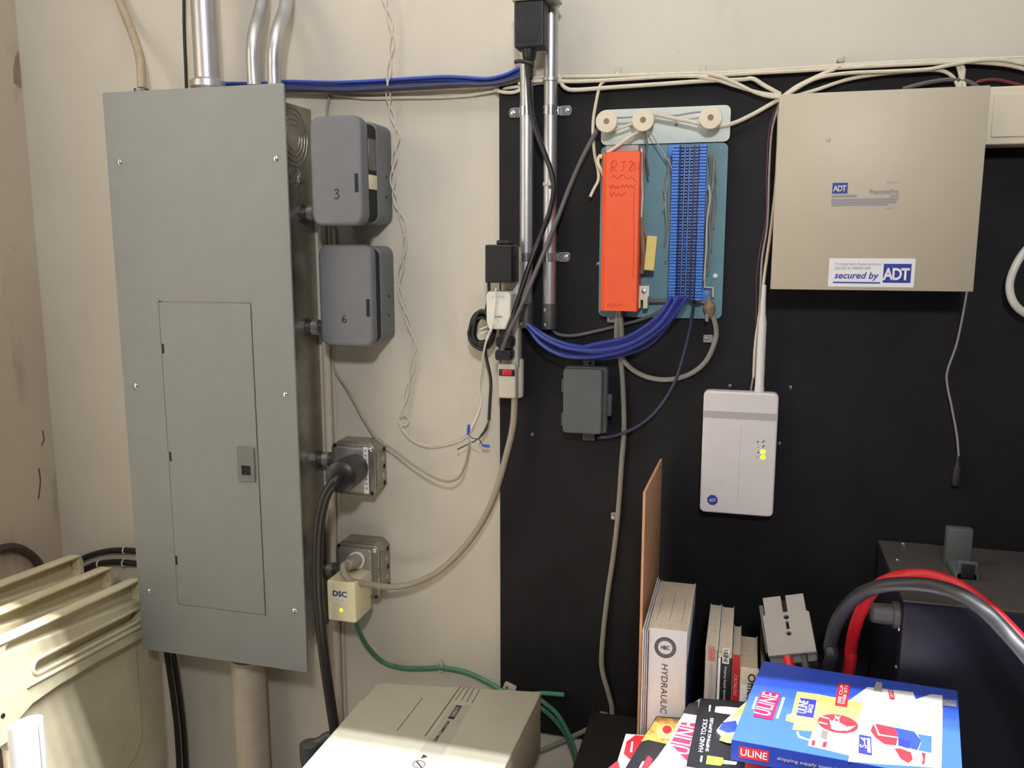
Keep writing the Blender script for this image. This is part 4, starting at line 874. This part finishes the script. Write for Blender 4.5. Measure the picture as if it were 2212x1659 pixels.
tube('red_cable_end', [frm @ V((-.008, -hl+.004, -.010)), frm @ V((-.006, -hl-.025, -.011)), frm @ V((.004, -hl-.055, -.018)), frm @ V((.020, -hl-.09, -.04))], .0085, RED, t, 6, 14)
tube('black_cable_end', [frm @ V((.016, -hl+.004, -.012)), frm @ V((.018, -hl-.03, -.016)), frm @ V((.03, -hl-.08, -.04))], .0085, BATK, t, 6, 14)
# battery leads
tag(tube('red_battery_lead', [V((.15, -.18, .68)), P(1832, 1455, .245), P(1838, 1400, .25), P(1852, 1340, .27), P(1882, 1280, .30), P(1920, 1253, .325), P(1975, 1243, .345), P(2030, 1250, .36), P(2085, 1275, .38), P(2140, 1318, .40), P(2185, 1362, .42), P(2230, 1415, .44), P(2290, 1500, .455), V((.47, -.47, .76)), V((.52, -.47, .69)), V((.62, -.44, .672))], .0092, RED, None, 8, 16), 'thick red battery lead arching over the black one', 'cable')
tag(tube('black_battery_lead', [V((.10, -.19, .68)), P(1790, 1440, .285), P(1793, 1395, .285), P(1812, 1335, .30), P(1852, 1288, .325), P(1905, 1266, .35), P(1970, 1262, .37), P(2030, 1270, .385), P(2080, 1288, .405), P(2130, 1322, .43), P(2175, 1368, .45), P(2225, 1425, .475), P(2285, 1510, .49), V((.45, -.52, .76)), V((.50, -.53, .69)), V((.60, -.52, .672))], .0098, BATK, None, 8, 16), 'thick black battery lead arching under the red one', 'cable')
# battery charger
t = thing('battery_charger', 'dark blue-black battery charger box with a handle bracket on its top', 'charger', (.5, -.17, DZ))
cz = 1.045
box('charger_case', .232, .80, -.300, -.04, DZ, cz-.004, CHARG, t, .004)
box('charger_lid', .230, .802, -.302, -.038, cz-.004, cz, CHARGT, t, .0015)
a = P(2120, 1268, .26)
bm = bmesh.new(); add_box(bm, .318, .352, -.20, -.135, cz, cz+.012, .002); add_box(bm, .316, .354, -.14, -.122, cz, cz+.062, .003); add_box(bm, .321, .349, -.20, -.195, cz, cz+.03, .001)
from_bm('handle_bracket', bm, JBOX, t)
box('bracket_window', .326, .345, -.2015, -.1995, cz+.004, cz+.026, DARK, t, .0005)
for px, py in ((1952, 1174), (1940, 1209)):
    p = PZ(px, py, cz); lathe('lid_screw', (max(p.x, .240), max(min(p.y, -.045), -.295), cz), (0, 0, 1), [(0, .0045), (.002, .004), (.003, .001)], CHROME, t, 10)
for zz, yy in ((.99, -.28), (.93, -.28), (.90, -.28)):
    lathe('side_screw', (.232, yy, zz), (-1, 0, 0), [(0, .004), (.002, .0035), (.003, .001)], CHROME, t, 10)
lathe('cable_gland', (.232, -.265, 1.005), (-1, 0, 0), [(0, .020), (.008, .020), (.009, .015), (.020, .0155), (.036, .0145), (.040, .010)], GREYD, t, 16)

# ---- catalog pile in front of the books
def pile(name, label, quad_px, z, thick, mat, spine_mat=None, rise=0.):
    """a paperback lying flat: outline from four measured corners at height z"""
    c = [PZ(px, py, z) for px, py in quad_px]; ctr = sum(c, V())/4
    t = thing(name, label, 'catalog', (ctr.x, ctr.y, z-thick))
    bm = bmesh.new()
    for lo_, hi_, shr, m_, nm in ((z-thick+.0005, z-.0005, .0015, PAPER, 'pages'), (z-.0006, z, 0, mat, 'front_cover'), (z-thick, z-thick+.0006, 0, mat, 'back_cover')):
        b2 = bmesh.new(); q = [p+(ctr-p).normalized()*shr for p in c]
        lo = [b2.verts.new((p.x, p.y, lo_)) for p in q]; hi = [b2.verts.new((p.x, p.y, hi_)) for p in q]
        for k in range(4): b2.faces.new((lo[k], lo[(k+1) % 4], hi[(k+1) % 4], hi[k]))
        b2.faces.new(lo); b2.faces.new(hi); from_bm(nm, b2, m_, t, False)
    if spine_mat:
        a, b = c[2], c[3]; n_ = (b-a).normalized().cross(V((0, 0, 1)))
        b2 = bmesh.new(); vs = [b2.verts.new(v) for v in (a+n_*.0006-V((0, 0, thick)), b+n_*.0006-V((0, 0, thick)), b+n_*.0006, a+n_*.0006)]
        b2.faces.new(vs); r = bmesh.ops.solidify(b2, geom=b2.faces[:], thickness=.0006); from_bm('spine', b2, spine_mat, t, False)
    bm.free(); return t
def onz(pts, z): return [PZ(px, py, z+.0003) for px, py in pts]
ZB = .93
pile('bench_catalog', 'worn catalog at the very bottom of the pile', [(1402, 1672), (1600, 1682), (1600, 1800), (1370, 1800)], .729, .069, PAPERW)
pile('bench_catalog', 'white and red catalog directly under the blue one', [(1655, 1478), (2040, 1532), (2040, 1705), (1610, 1640)], .902, .0205, PAPERW, REDP)
tR_ = pile('bench_catalog', 'red and white catalog at the bottom left of the pile', [(1352, 1585), (1560, 1600), (1560, 1790), (1290, 1790)], .785, .055, WHITEPR)
flat('red_panel', onz([(1353, 1602), (1372, 1588), (1395, 1590), (1405, 1640), (1360, 1640), (1347, 1628)], .7852), REDP, tR_)
flat('red_panel', onz([(1335, 1642), (1310, 1662), (1305, 1720), (1338, 1740), (1340, 1660)], .7852), REDP, tR_)
flat('white_mark', onz([(1364, 1602), (1368, 1602), (1365, 1625), (1361, 1625)], .7856), WHITEPR, tR_)
tG = pile('bench_catalog', 'catalog with gold coins on a black cover, under the white one', [(1418, 1547), (1600, 1560), (1600, 1800), (1290, 1760)], .822, .036, BLACKP)
flat('coin_picture', onz([(1419, 1549), (1500, 1556), (1470, 1612), (1430, 1605), (1400, 1598), (1385, 1602)], .8222), GOLDP, tG)
zc_ = .8226
flat('coin_disc', onz([(1437+20*math.cos(a), 1580+16*math.sin(a)) for a in [2*math.pi*k/16 for k in range(16)]], .8224), M('pale_gold_print', (230, 190, 110), .4, var=.1), tG)
flat('coin_seal', onz([(1441+10*math.cos(a), 1576+9*math.sin(a)) for a in [2*math.pi*k/16 for k in range(16)]], zc_), REDP, tG)
flat('red_corner', onz([(1400, 1632), (1410, 1640), (1395, 1680), (1372, 1680)], .8224), REDP, tG)
flat('pale_stripe', onz([(1388, 1644), (1392, 1645), (1378, 1672), (1374, 1671)], .8226), WHITEPR, tG)
# white catalog with a drooping left edge
tW = thing('bench_catalog', 'white ULINE catalog with curling edge under the black catalog', 'catalog', PZ(1500, 1600, .80))
zw = .862
edge = [((1513, 1508), (1650, 1530)), ((1497, 1518), (1650, 1550)), ((1478, 1540), (1645, 1575)), ((1462, 1565), (1640, 1600)), ((1445, 1600), (1632, 1635)), ((1420, 1635), (1625, 1670)), ((1400, 1659), (1620, 1700)), ((1370, 1720), (1615, 1760))]
bm = bmesh.new(); rows = []
for a, b in edge:
    pa, pb = PZ(*a, zw), PZ(*b, zw); row = []
    for k in range(6):
        p = pa.lerp(pb, k/5); row.append(bm.verts.new((p.x, p.y, zw-.0005)))
    rows.append(row)
for i in range(len(rows)-1):
    for k in range(5): bm.faces.new((rows[i][k], rows[i+1][k], rows[i+1][k+1], rows[i][k+1]))
r = bmesh.ops.extrude_face_region(bm, geom=bm.faces[:])
for g_ in r['geom']:
    if isinstance(g_, bmesh.types.BMVert): g_.co.z = zw-.039
from_bm('pages', bm, WHITEPR, tW, False)
flat('logo_box', onz([(1472, 1560), (1510, 1563), (1490, 1650), (1448, 1606)], zw), M('magenta_red_print', (196, 40, 70), .4, var=0), tW)
def ztext(s, px0, py0, px1, py1, h, z, mat, parent, **k):
    """lettering laid on a horizontal cover, reading from pixel 0 to pixel 1"""
    a, b = PZ(px0, py0, z), PZ(px1, py1, z); u_ = (b-a); u_.z = 0; v_ = V((0, 0, 1)).cross(u_.normalized())
    return text(s, (a+b)/2+V((0, 0, .0006)), u_, v_, mat, parent, w=u_.length, h=h, **k)
ztext('ULINE', 1466, 1628, 1489, 1562, .030, zw, WHITEPR, tW)
flat('black_panel', onz([(1488, 1520), (1508, 1514), (1508, 1545), (1474, 1540)], zw), M('dark_grey_print', (52, 50, 52), .4, var=0), tW)
tK = pile('bench_catalog', 'black catalog with white lettering under the blue one', [(1513, 1508), (1790, 1530), (1790, 1700), (1482, 1655)], .878, .0155, BLACKP)
zk = .878
ztext('HAND TOOLS', 1513, 1625, 1524, 1555, .0062, zk, WHITEPR, tK)
ztext('SHIPPING SUPPLIES', 1527, 1624, 1538, 1552, .0042, zk, WHITEPR, tK)
for q in ([(1532, 1523), (1536, 1523), (1534, 1537), (1531, 1537)], [(1514, 1632), (1518, 1633), (1516, 1646), (1512, 1645)], [(1546, 1526), (1562, 1526), (1559, 1541), (1544, 1538)], [(1624, 1648), (1628, 1648), (1627, 1662), (1623, 1662)]):
    flat('white_mark', onz(q, zk), WHITEPR, tK)
flat('tool_handle', onz([(1563, 1526), (1596, 1529), (1592, 1545), (1560, 1541)], zk), WHITEPR, tK)
flat('lime_tool', onz([(1528, 1632), (1562, 1637), (1564, 1648), (1556, 1654), (1525, 1650)], zk), LIMEP, tK)
flat('tool_tip', onz([(1564, 1642), (1592, 1646), (1590, 1652), (1564, 1650)], zk), WHITEPR, tK)
# glossy flyer tucked between the black and blue catalogs
tF = thing('flyer', 'colourful yellow and white flyer sticking out under the blue catalog', 'flyer', PZ(1600, 1570, .866))
zf = .8812
def sheet(name, pts, z, mat, parent, th=.0008):
    bm = bmesh.new(); q = [PZ(px, py, z) for px, py in pts]
    lo = [bm.verts.new((p.x, p.y, z-th)) for p in q]; hi = [bm.verts.new((p.x, p.y, z)) for p in q]
    for k in range(len(q)): bm.faces.new((lo[k], lo[(k+1) % len(q)], hi[(k+1) % len(q)], hi[k]))
    bm.faces.new(lo); bm.faces.new(hi); return from_bm(name, bm, mat, parent, False)
sheet('flyer_sheet', [(1616, 1512), (1660, 1520), (1660, 1600), (1574, 1600), (1548, 1577), (1566, 1556)], zf, WHITEPR, tF, .003)
flat('yellow_band', onz([(1616, 1512), (1624, 1518), (1590, 1550), (1578, 1552)], zf), YELP, tF)
flat('blue_picture', onz([(1562, 1560), (1590, 1556), (1596, 1580), (1572, 1583), (1552, 1575)], zf), CATNAVY, tF)
sheet('flyer_sheet', [(1562, 1584), (1600, 1590), (1600, 1606), (1572, 1604), (1554, 1598)], zf+.001, YELP, tF)
# the blue catalog on top
tB = thing('bench_catalog', 'blue ULINE catalog lying on top of the pile', 'catalog', PZ(1820, 1550, ZB-.03))
cs = [(1648, 1428), (2068, 1492), (2062, 1700), (1580, 1598)]
c = [PZ(*p, ZB) for p in cs]
bl, br_, fr_, fl_ = c[0], c[1], c[2], c[3]
# make it a true rectangle from its measured back-left, front-left and back-right corners
uu = (br_-bl); uu.z = 0; ul = uu.length; uu.normalize(); vv_ = V((0, 0, 1)).cross(uu); dl_ = abs((fl_-bl).dot(vv_))
TH = .027
def cat_box(name, a0, a1, b0, b1, z0, z1, mat, skew):
    bm = bmesh.new()
    def pt(a, b, z): return bl+uu*(a+skew*b)-vv_*b+V((0, 0, z-ZB))
    lo = [bm.verts.new(pt(a, b, z0)) for a, b in ((a0, b0), (a1, b0), (a1, b1), (a0, b1))]; hi = [bm.verts.new(pt(a, b, z1)) for a, b in ((a0, b0), (a1, b0), (a1, b1), (a0, b1))]
    for k in range(4): bm.faces.new((lo[k], lo[(k+1) % 4], hi[(k+1) % 4], hi[k]))
    bm.faces.new(lo); bm.faces.new(hi); return from_bm(name, bm, mat, tB, False)
SK = (fl_-bl).dot(uu)/dl_
cat_box('pages', .001, ul-.002, .002, dl_-.001, ZB-TH+.0006, ZB-.0006, PAPERW, SK)
fc = cat_box('front_cover', 0, ul, 0, dl_, ZB-.0006, ZB, CATBLUE, SK)
cat_box('back_cover', 0, ul, 0, dl_, ZB-TH, ZB-TH+.0006, CATBLUE, SK)
sn = cat_box('spine', 0, ul, dl_-.0006, dl_+.0004, ZB-TH, ZB, CATNAVY, SK)
def cov(name, pts, mat, lv=0): return flat(name, [PZ(px, py, ZB+.0003+.0003*lv) for px, py in pts], mat, fc)
# printed pictures on the cover
cov('white_page_picture', [(1874, 1484), (2036, 1502), (2033, 1659), (1900, 1650), (1832, 1645), (1835, 1632), (1745, 1610), (1760, 1567)], WHITEPR)
cov('blue_wedge', [(1972, 1493), (2018, 1497), (1978, 1510)], CATBLUE, 1)
cov('roller_picture', [(1893, 1472), (1905, 1474), (1906, 1495), (1886, 1492)], CONNG, 1)
cov('yellow_box_picture', [(1722, 1494), (1768, 1500), (1864, 1519), (1852, 1560), (1768, 1566), (1756, 1580), (1712, 1576), (1716, 1562), (1697, 1556), (1700, 1544), (1710, 1542)], YELP, 1)
cov('blue_label_picture', [(1728, 1507), (1764, 1512), (1757, 1551), (1720, 1545)], DBLUEP, 2)
ztext('ULINE', 1731, 1542, 1737, 1515, .0115, ZB, WHITEPR, fc, ext=.0009)
ztext('BAGS', 1748, 1541, 1753, 1524, .006, ZB, WHITEPR, fc, ext=.0009)
cov('red_flag_picture', [(1811, 1475), (1836, 1478), (1830, 1528), (1803, 1524)], REDP, 2)
ztext('SEE OUR', 1812, 1522, 1819, 1481, .0042, ZB, WHITEPR, fc, ext=.0012)
ztext('WEB SITE', 1821, 1524, 1829, 1482, .0042, ZB, WHITEPR, fc, ext=.0012)
cov('red_oval_picture', [(1810+44*math.cos(a)+2*math.sin(a), 1563+20*math.sin(a)+5*math.cos(a)) for a in [2*math.pi*k/24 for k in range(24)]], REDP, 2)
cov('oval_map_mark', [(1792, 1555), (1812, 1560), (1830, 1570), (1848, 1568), (1832, 1578), (1808, 1578), (1796, 1574)], WHITEPR, 3)
ztext('11', 1777, 1566, 1783, 1552, .010, ZB, WHITEPR, fc, ext=.0013)
ztext('OK', 1806, 1562, 1810, 1548, .007, ZB, WHITEPR, fc, ext=.0013)
cov('dark_strip_picture', [(1776, 1576), (1789, 1580), (1786, 1598), (1772, 1592)], GREYD, 2)
for q in ([(1755, 1598), (1762, 1600), (1759, 1612), (1752, 1608)], [(1778, 1602), (1788, 1602), (1784, 1614), (1776, 1614)]): cov('red_type_mark', q, REDP, 2)
cov('logo_panel', [(1645, 1492), (1687, 1498), (1669, 1555), (1626, 1547)], M('logo_red', (214, 30, 70), .4, var=0), 2)
ztext('ULINE', 1645, 1546, 1665, 1500, .021, ZB, WHITEPR, fc, ext=.0012)
cov('white_bar', [(1633, 1505), (1637, 1506), (1628, 1532), (1624, 1531)], WHITEPR, 1)
cov('white_bar', [(1691, 1506), (1696, 1507), (1681, 1552), (1676, 1551)], WHITEPR, 1)
cov('handle_picture', [(1720, 1580), (1724, 1580), (1728, 1590), (1748, 1597), (1747, 1600), (1724, 1593)], WHITEPR, 1)
cov('small_red_label', [(1918, 1489), (1929, 1491), (1933, 1511), (1922, 1510)], REDP, 2)
ztext('ULINE', 1926, 1509, 1923, 1493, .004, ZB, WHITEPR, fc, ext=.0012)
cov('red_carton_picture', [(1887, 1562), (1932, 1571), (1940, 1590), (1936, 1610), (1910, 1607), (1890, 1592), (1880, 1578)], REDP, 2)
cov('carton_edge_mark', [(1887, 1562), (1890, 1563), (1900, 1586), (1938, 1592), (1938, 1594), (1897, 1588)], WHITEPR, 3)
cov('blue_carton_picture', [(1932, 1571), (1975, 1580), (1990, 1600), (1982, 1620), (1940, 1610), (1940, 1590)], CATNAVY, 2)
cov('blue_carton_side_picture', [(1982, 1585), (2013, 1590), (2012, 1626), (1984, 1620), (1990, 1602)], CATBLUE, 2)
cov('dark_carton_face', [(1942, 1594), (1968, 1602), (1962, 1616), (1940, 1609)], DBLUEP, 3)
cov('blue_price_panel', [(1856, 1586), (1882, 1591), (1884, 1632), (1854, 1626)], DBLUEP, 2)
ztext('S-4', 1864, 1618, 1866, 1596, .008, ZB, WHITEPR, fc, ext=.0012)
cov('price_strip', [(1873, 1594), (1879, 1595), (1881, 1626), (1874, 1625)], WHITEPR, 3)
cov('glove_picture', [(1932, 1617), (1944, 1616), (1968, 1625), (1972, 1640), (1962, 1648), (1945, 1638)], REDP, 2)
cov('small_red_figure', [(1990, 1625), (2000, 1627), (1997, 1650), (1990, 1650), (1994, 1640)], REDP, 2)
cov('stripe_edge', [(2035, 1520), (2037, 1520), (2034, 1652), (2032, 1652)], INKG, 2)
cov('photo_strip', [(2037, 1510), (2066, 1513), (2066, 1528), (2035, 1524)], M('chrome_photo_print', (120, 124, 140), .4, var=.6, scale=90), 2)
a = PZ(1590, 1600, ZB)
def spine_txt(s, a0, a1, h, mat, lift=.0008):
    o1 = bl+uu*(a0+SK*dl_)-vv_*(dl_+lift); o2 = bl+uu*(a1+SK*dl_)-vv_*(dl_+lift)
    text(s, (o1+o2)/2-V((0, 0, TH*.5)), uu, (0, 0, 1), mat, sn, w=a1-a0, h=h, bold=.01)
o1 = bl+uu*(.010+SK*dl_)-vv_*(dl_+.0006)
flat('spine_logo_panel', [o1-V((0, 0, TH*.22)), o1+uu*.036-V((0, 0, TH*.22)), o1+uu*.036-V((0, 0, TH*.8)), o1-V((0, 0, TH*.8))], REDP, sn)
spine_txt('ULINE', .012, .044, .0095, WHITEPR, .0009)
spine_txt('shipping supply specialists', .056, .135, .006, INKG, .0007)

# ------------------------------------------------------------------ ivory machine on a low stand
UZ = .70
bl2, br2, fl2 = PZ(810, 1474, UZ), PZ(1170, 1494, UZ), PZ(648, 1659, UZ)
uv = br2-bl2; uv.z = 0; uw = uv.length; uv.normalize(); un = V((0, 0, 1)).cross(uv)      # un points toward the wall
t = thing('ivory_machine', 'ivory office machine with a grooved name strip on its lid, half in bright light', 'office machine', (bl2.x+.17, bl2.y-.22, UZ-.13))
dep = .50
def upt(a, b, z): return bl2+uv*a-un*b+V((0, 0, z-UZ))
def ubox(name, a0, a1, b0, b1, z0, z1, mat, bev=.004, skew=0., parent=None):
    bm = bmesh.new(); add_box(bm, a0, a1, b0, b1, z0, z1, bev, 3)
    for v in bm.verts: v.co = upt(v.co.x+skew*v.co.y, v.co.y, v.co.z)
    return from_bm(name, bm, mat, parent or t)
skew = ((fl2-bl2).dot(uv))/((bl2-fl2).dot(un))
ubox('machine_body', 0, uw, 0, dep, UZ-.13, UZ-.006, UPSM, .008, skew)
ubox('machine_lid', .006, uw, 0, dep, UZ-.012, UZ, UPSM, .003, skew)
def on_lid(px, py, lift=.0004): return PZ(px, py, UZ+lift)
lid_step = ubox('lid_step', -.0005, .085, .06, dep, UZ-.03, UZ-.003, UPSM, .003, skew)
flat('name_strip', [on_lid(978, 1521), on_lid(1018, 1524), on_lid(938, 1659), on_lid(880, 1659)], UPSL, t)
for a, b, r_ in (((994, 1484), (918, 1590), .0011), ((1003, 1485), (984, 1512), .0008), ((1013, 1486), (996, 1514), .0008), ((1024, 1487), (1008, 1516), .0008), ((1036, 1489), (1020, 1518), .0008), ((912, 1508), (858, 1578), .0008)):
    tube('lid_groove', [on_lid(*a, .0002), on_lid(*b, .0002)], r_, UPSD, t, 1, 6)
o_ = plate
q = [on_lid(986, 1523, .0008), on_lid(998, 1525, .0008), on_lid(980, 1554, .0008), on_lid(967, 1552, .0008)]
flat('brand_box', q, INK, t)
qq = [p.lerp(sum(q, V())/4, .28)+V((0, 0, .0003)) for p in q]; flat('brand_box_face', qq, UPSL, t)
def lidtext(s, p0, p1, h, mat):
    a, b = on_lid(*p0, .001), on_lid(*p1, .001); u_ = b-a; v_ = V((0, 0, 1)).cross(u_.normalized())
    text(s, (a+b)/2, u_, v_, mat, t, w=u_.length, h=h, bold=.02)
lidtext('BROTHER', (975, 1549), (990, 1528), .008, INK)
lidtext('COMMON LINK', (950, 1586), (970, 1557), .006, INK)
lidtext('2200', (938, 1602), (948, 1588), .006, MARK)
flat('arrow_mark', [on_lid(915, 1629, .0008), on_lid(924, 1635, .0008), on_lid(909, 1638, .0008)], MARK, t)
ring_pts = [on_lid(905+13*math.cos(a), 1651+8*math.sin(a), .0008) for a in [2*math.pi*k/24 for k in range(25)]]
bm = bmesh.new(); add_tube(bm, ring_pts, .0006, 5, False); from_bm('round_symbol', bm, MARK, t)
tube('round_symbol_bar', [on_lid(900, 1645, .0008), on_lid(910, 1657, .0008)], .0012, MARK, t, 1, 5)
# low stand it rests on
st_ = thing('machine_stand', 'low dark stand under the ivory machine', 'stand', (bl2.x+.17, bl2.y-.22, 0))
ctr = upt(uw/2, dep/2+.02, UZ)
bm = bmesh.new(); add_box(bm, .02, uw-.02, .02, dep, UZ-.16, UZ-.13, .003)
for v in bm.verts: v.co = upt(v.co.x+skew*v.co.y, v.co.y, v.co.z)
from_bm('stand_top', bm, DESKM, st_)
for a in (.04, uw-.06):
    for b in (.05, dep-.04):
        bm = bmesh.new(); add_box(bm, a, a+.03, b-.015, b+.015, 0, UZ-.16, .002)
        for v in bm.verts: v.co = upt(v.co.x+skew*v.co.y, v.co.y, v.co.z)
        from_bm('leg', bm, DESKM, st_)
t = thing('dark_cord_plug', 'dark grey angled cord plug hanging at the left of the ivory machine', 'plug', P(668, 1640, .15))
a = P(668, 1602, .17); b = P(672, 1650, .17)
lathe('plug_body', a, b-a, [(0, .012), (.004, .020), (.03, .021), (.05, .019), (.06, .012)], JBOXD, t, 14)
tube('plug_tail', [P(675, 1608, .165), P(690, 1602, .16), P(712, 1590, .15), P(735, 1600, .15)], .010, JBOXD, t, 6, 10)

# ------------------------------------------------------------------ stacked ivory resin chairs against the left wall
def yz(px, py, x): p = PX(px, py, x); return (p.y, p.z)
YZ = (V((0, 1, 0)), V((0, 0, 1)))
CX = -1.22
def chair(label, x, dy, dz, seat):
    t = thing('resin_chair', label, 'chair', (x, -.32+dy, 0), 'ivory resin chairs stacked against the left wall')
    def q(pts): return [(yz(px, py, CX)[0]+dy, yz(px, py, CX)[1]+dz) for px, py in pts]
    yf = -.108+dy
    top = lambda y: .876-.062*(y-dy+.475)                                    # the top edge drops slightly toward the wall
    def Z(y, off): return top(y)+dz-off
    n_ = -.535+dy
    outer = []
    r = .022
    for k in range(7):
        a = math.radians(90*k/6); outer.append((yf-r+r*math.sin(a), Z(yf, 0)-r+r*math.cos(a)))
    lowf = Z(yf, .135)
    outer += [(yf, lowf+.012), (yf-.012, lowf)]
    for y, off in ((-.25, .134), (-.36, .138), (-.42, .145), (-.452, .160), (-.470, .180), (-.478, .205)): outer.append((y+dy, Z(y+dy, off)))
    outer += [(-.480+dy, .688+dz), (n_, .688+dz), (n_, Z(n_, .03))]
    for k in range(6):
        a = math.radians(90*k/5); outer.append((n_+.03-.03*math.cos(a), Z(n_, .03)+.03*math.sin(a)))
    slotA = [(-.462+dy, Z(-.462, .016)), (-.466+dy, Z(-.466, .026)), (yf-.02, Z(yf, .046)), (yf-.014, Z(yf, .036)), (yf-.016, Z(yf, .012)), (yf-.022, Z(yf, .009)), (-.455+dy, Z(-.455, .009))]
    def stad(y0, y1, o0, o1):
        pts = []; c = (o0+o1)/2; rr = (o1-o0)/2
        for k in range(9):
            a = math.radians(-90+180*k/8); pts.append((y1+rr*math.cos(a), Z(y1, c)+rr*math.sin(a)))
        for k in range(9):
            a = math.radians(90+180*k/8); pts.append((y0+rr*math.cos(a), Z(y0, c)+rr*math.sin(a)))
        return pts
    slotB = stad(-.40+dy, yf-.03, .064, .092)
    fr = frame((x, 0, 0), *YZ)
    bk = plate('backrest', outer, [slotA, slotB], .022, fr @ Matrix.Translation((0, 0, -.022)), CHAIRM, t, .004, 3)
    plate('back_channel', [(-.47+dy, Z(-.47, .10)), (yf-.012, Z(yf, .10)), (yf-.012, Z(yf, .006)), (-.47+dy, Z(-.47, .006))], [], .003, fr @ Matrix.Translation((0, 0, -.026)), CHAIRM, bk)
    # moulded rims standing proud round the slot and along the top rail
    for nm, pts, rad in (('slot_rim', slotB, .0035), ):
        bm = bmesh.new(); add_tube(bm, [V((x+.001, y, z)) for y, z in pts+pts[:2]], rad, 8, False); from_bm(nm, bm, CHAIRM, bk)
    bm = bmesh.new(); add_tube(bm, smooth_path([V((x+.002, y, Z(y, .004))) for y in (n_+.02, -.4+dy, -.25+dy, yf-.015)], 4), .0032, 8); from_bm('top_rail', bm, CHAIRM, bk)
    bm = bmesh.new(); add_tube(bm, [V((x+.002, y, Z(y, .104))) for y in (-.43+dy, -.3+dy, yf-.01)], .004, 8); from_bm('lower_rail', bm, CHAIRM, bk)
    lathe('pivot_pin', (x, yz(6, 1546, CX)[0]+dy, yz(6, 1546, CX)[1]+dz), (1, 0, 0), [(0, .0045), (.0015, .004), (.002, .001)], DARK, bk, 12)
    if seat:
        y0, y1, z0, z1 = -.46+dy, -.045, .345+dz, .77+dz
        st = plate('seat', rrect(y0, y1, z0, z1, .05, 8), [], .014, frame((x-.040, 0, 0), *YZ) @ Matrix.Translation((0, 0, 0)), CHAIRM, t, .004, 3)
        ins = plate('seat_panel', rrect(y0+.03, y1-.075, z0+.10, z1-.03, .06, 8), [], .003, frame((x-.026, 0, 0), *YZ), CHAIRM, st, .001)
    for y in (n_+.028, yf-.03):
        tube('leg', [V((x-(.011 if y < -.3 else .062), y, .70+dz)), V((x-(.011 if y < -.3 else .062), y, .0))], .011, TUBEM, t, 1, 12)
    return t
chair('foremost ivory resin folding chair, its slotted back and seat panel facing the panel', CX, 0, 0, True)
chair('middle ivory resin folding chair in the stack by the left wall', CX-.085, .012, .012, False)
chair('rearmost ivory resin folding chair, nearest the left wall', CX-.17, .02, .028, False)
t = thing('paper_roll', 'white paper roll standing in front of the ivory chairs', 'paper roll', (-1.10, -.55, 0))
bm = bmesh.new(); pts = []
for k in range(60):
    a = 2*math.pi*3*k/59; r_ = .027-.004*k/59*2; pts.append((r_*math.cos(a), r_*math.sin(a)))
c_ = V((-1.108, -.55, 0)); lo = [bm.verts.new(c_+V((x, y, .0))) for x, y in pts]; hi = [bm.verts.new(c_+V((x+.004, y, .785+.006*x/.03))) for x, y in pts]
for k in range(59): bm.faces.new((lo[k], lo[k+1], hi[k+1], hi[k]))
from_bm('rolled_sheet', bm, WHITEPR, t)
# cables behind the chairs
for i, (q, lab) in enumerate((([(120, 1262), (150, 1226), (185, 1204), (230, 1191), (275, 1189), (340, 1194)], 'upper black cable arching behind the chairs to the panel'), ([(150, 1262), (175, 1236), (205, 1220), (250, 1214), (300, 1218), (350, 1222)], 'lower black cable arching behind the chairs to the panel'))):
    t = thing('arched_cable', lab, 'cable', P(230, 1200, .02), 'black cables arching behind the chairs')
    tube('cable_run', [P(x, y, .012) for x, y in q], .0068, RUBBER, t, 8, 10)
    for px in ((214, 268) if i else (270,)):
        py = {0: 1188, 1: 1218}[i]; ring('white_tie', P(px, py-(2 if px == 268 else 0), .012), (1, 0, 0), .0080, .0016, WHITEP, t, n=14)
tag(tube('wall_shadow_tube', [PX(-110, 1420, XL+.012), PX(-105, 1320, XL+.012), PX(-60, 1215, XL+.012), PX(-10, 1190, XL+.012), PX(30, 1183, XL+.012), PX(62, 1196, XL+.012), PX(85, 1222, XL+.012), PX(98, 1262, XL+.012), PX(100, 1310, XL+.012)], .010, M('brown_shadow_tube', (74, 60, 50), .7)), 'round shadow drawn as brown hose looped on the left wall above the chairs', 'shading')  # brown tube standing in for a round shadow on the wall
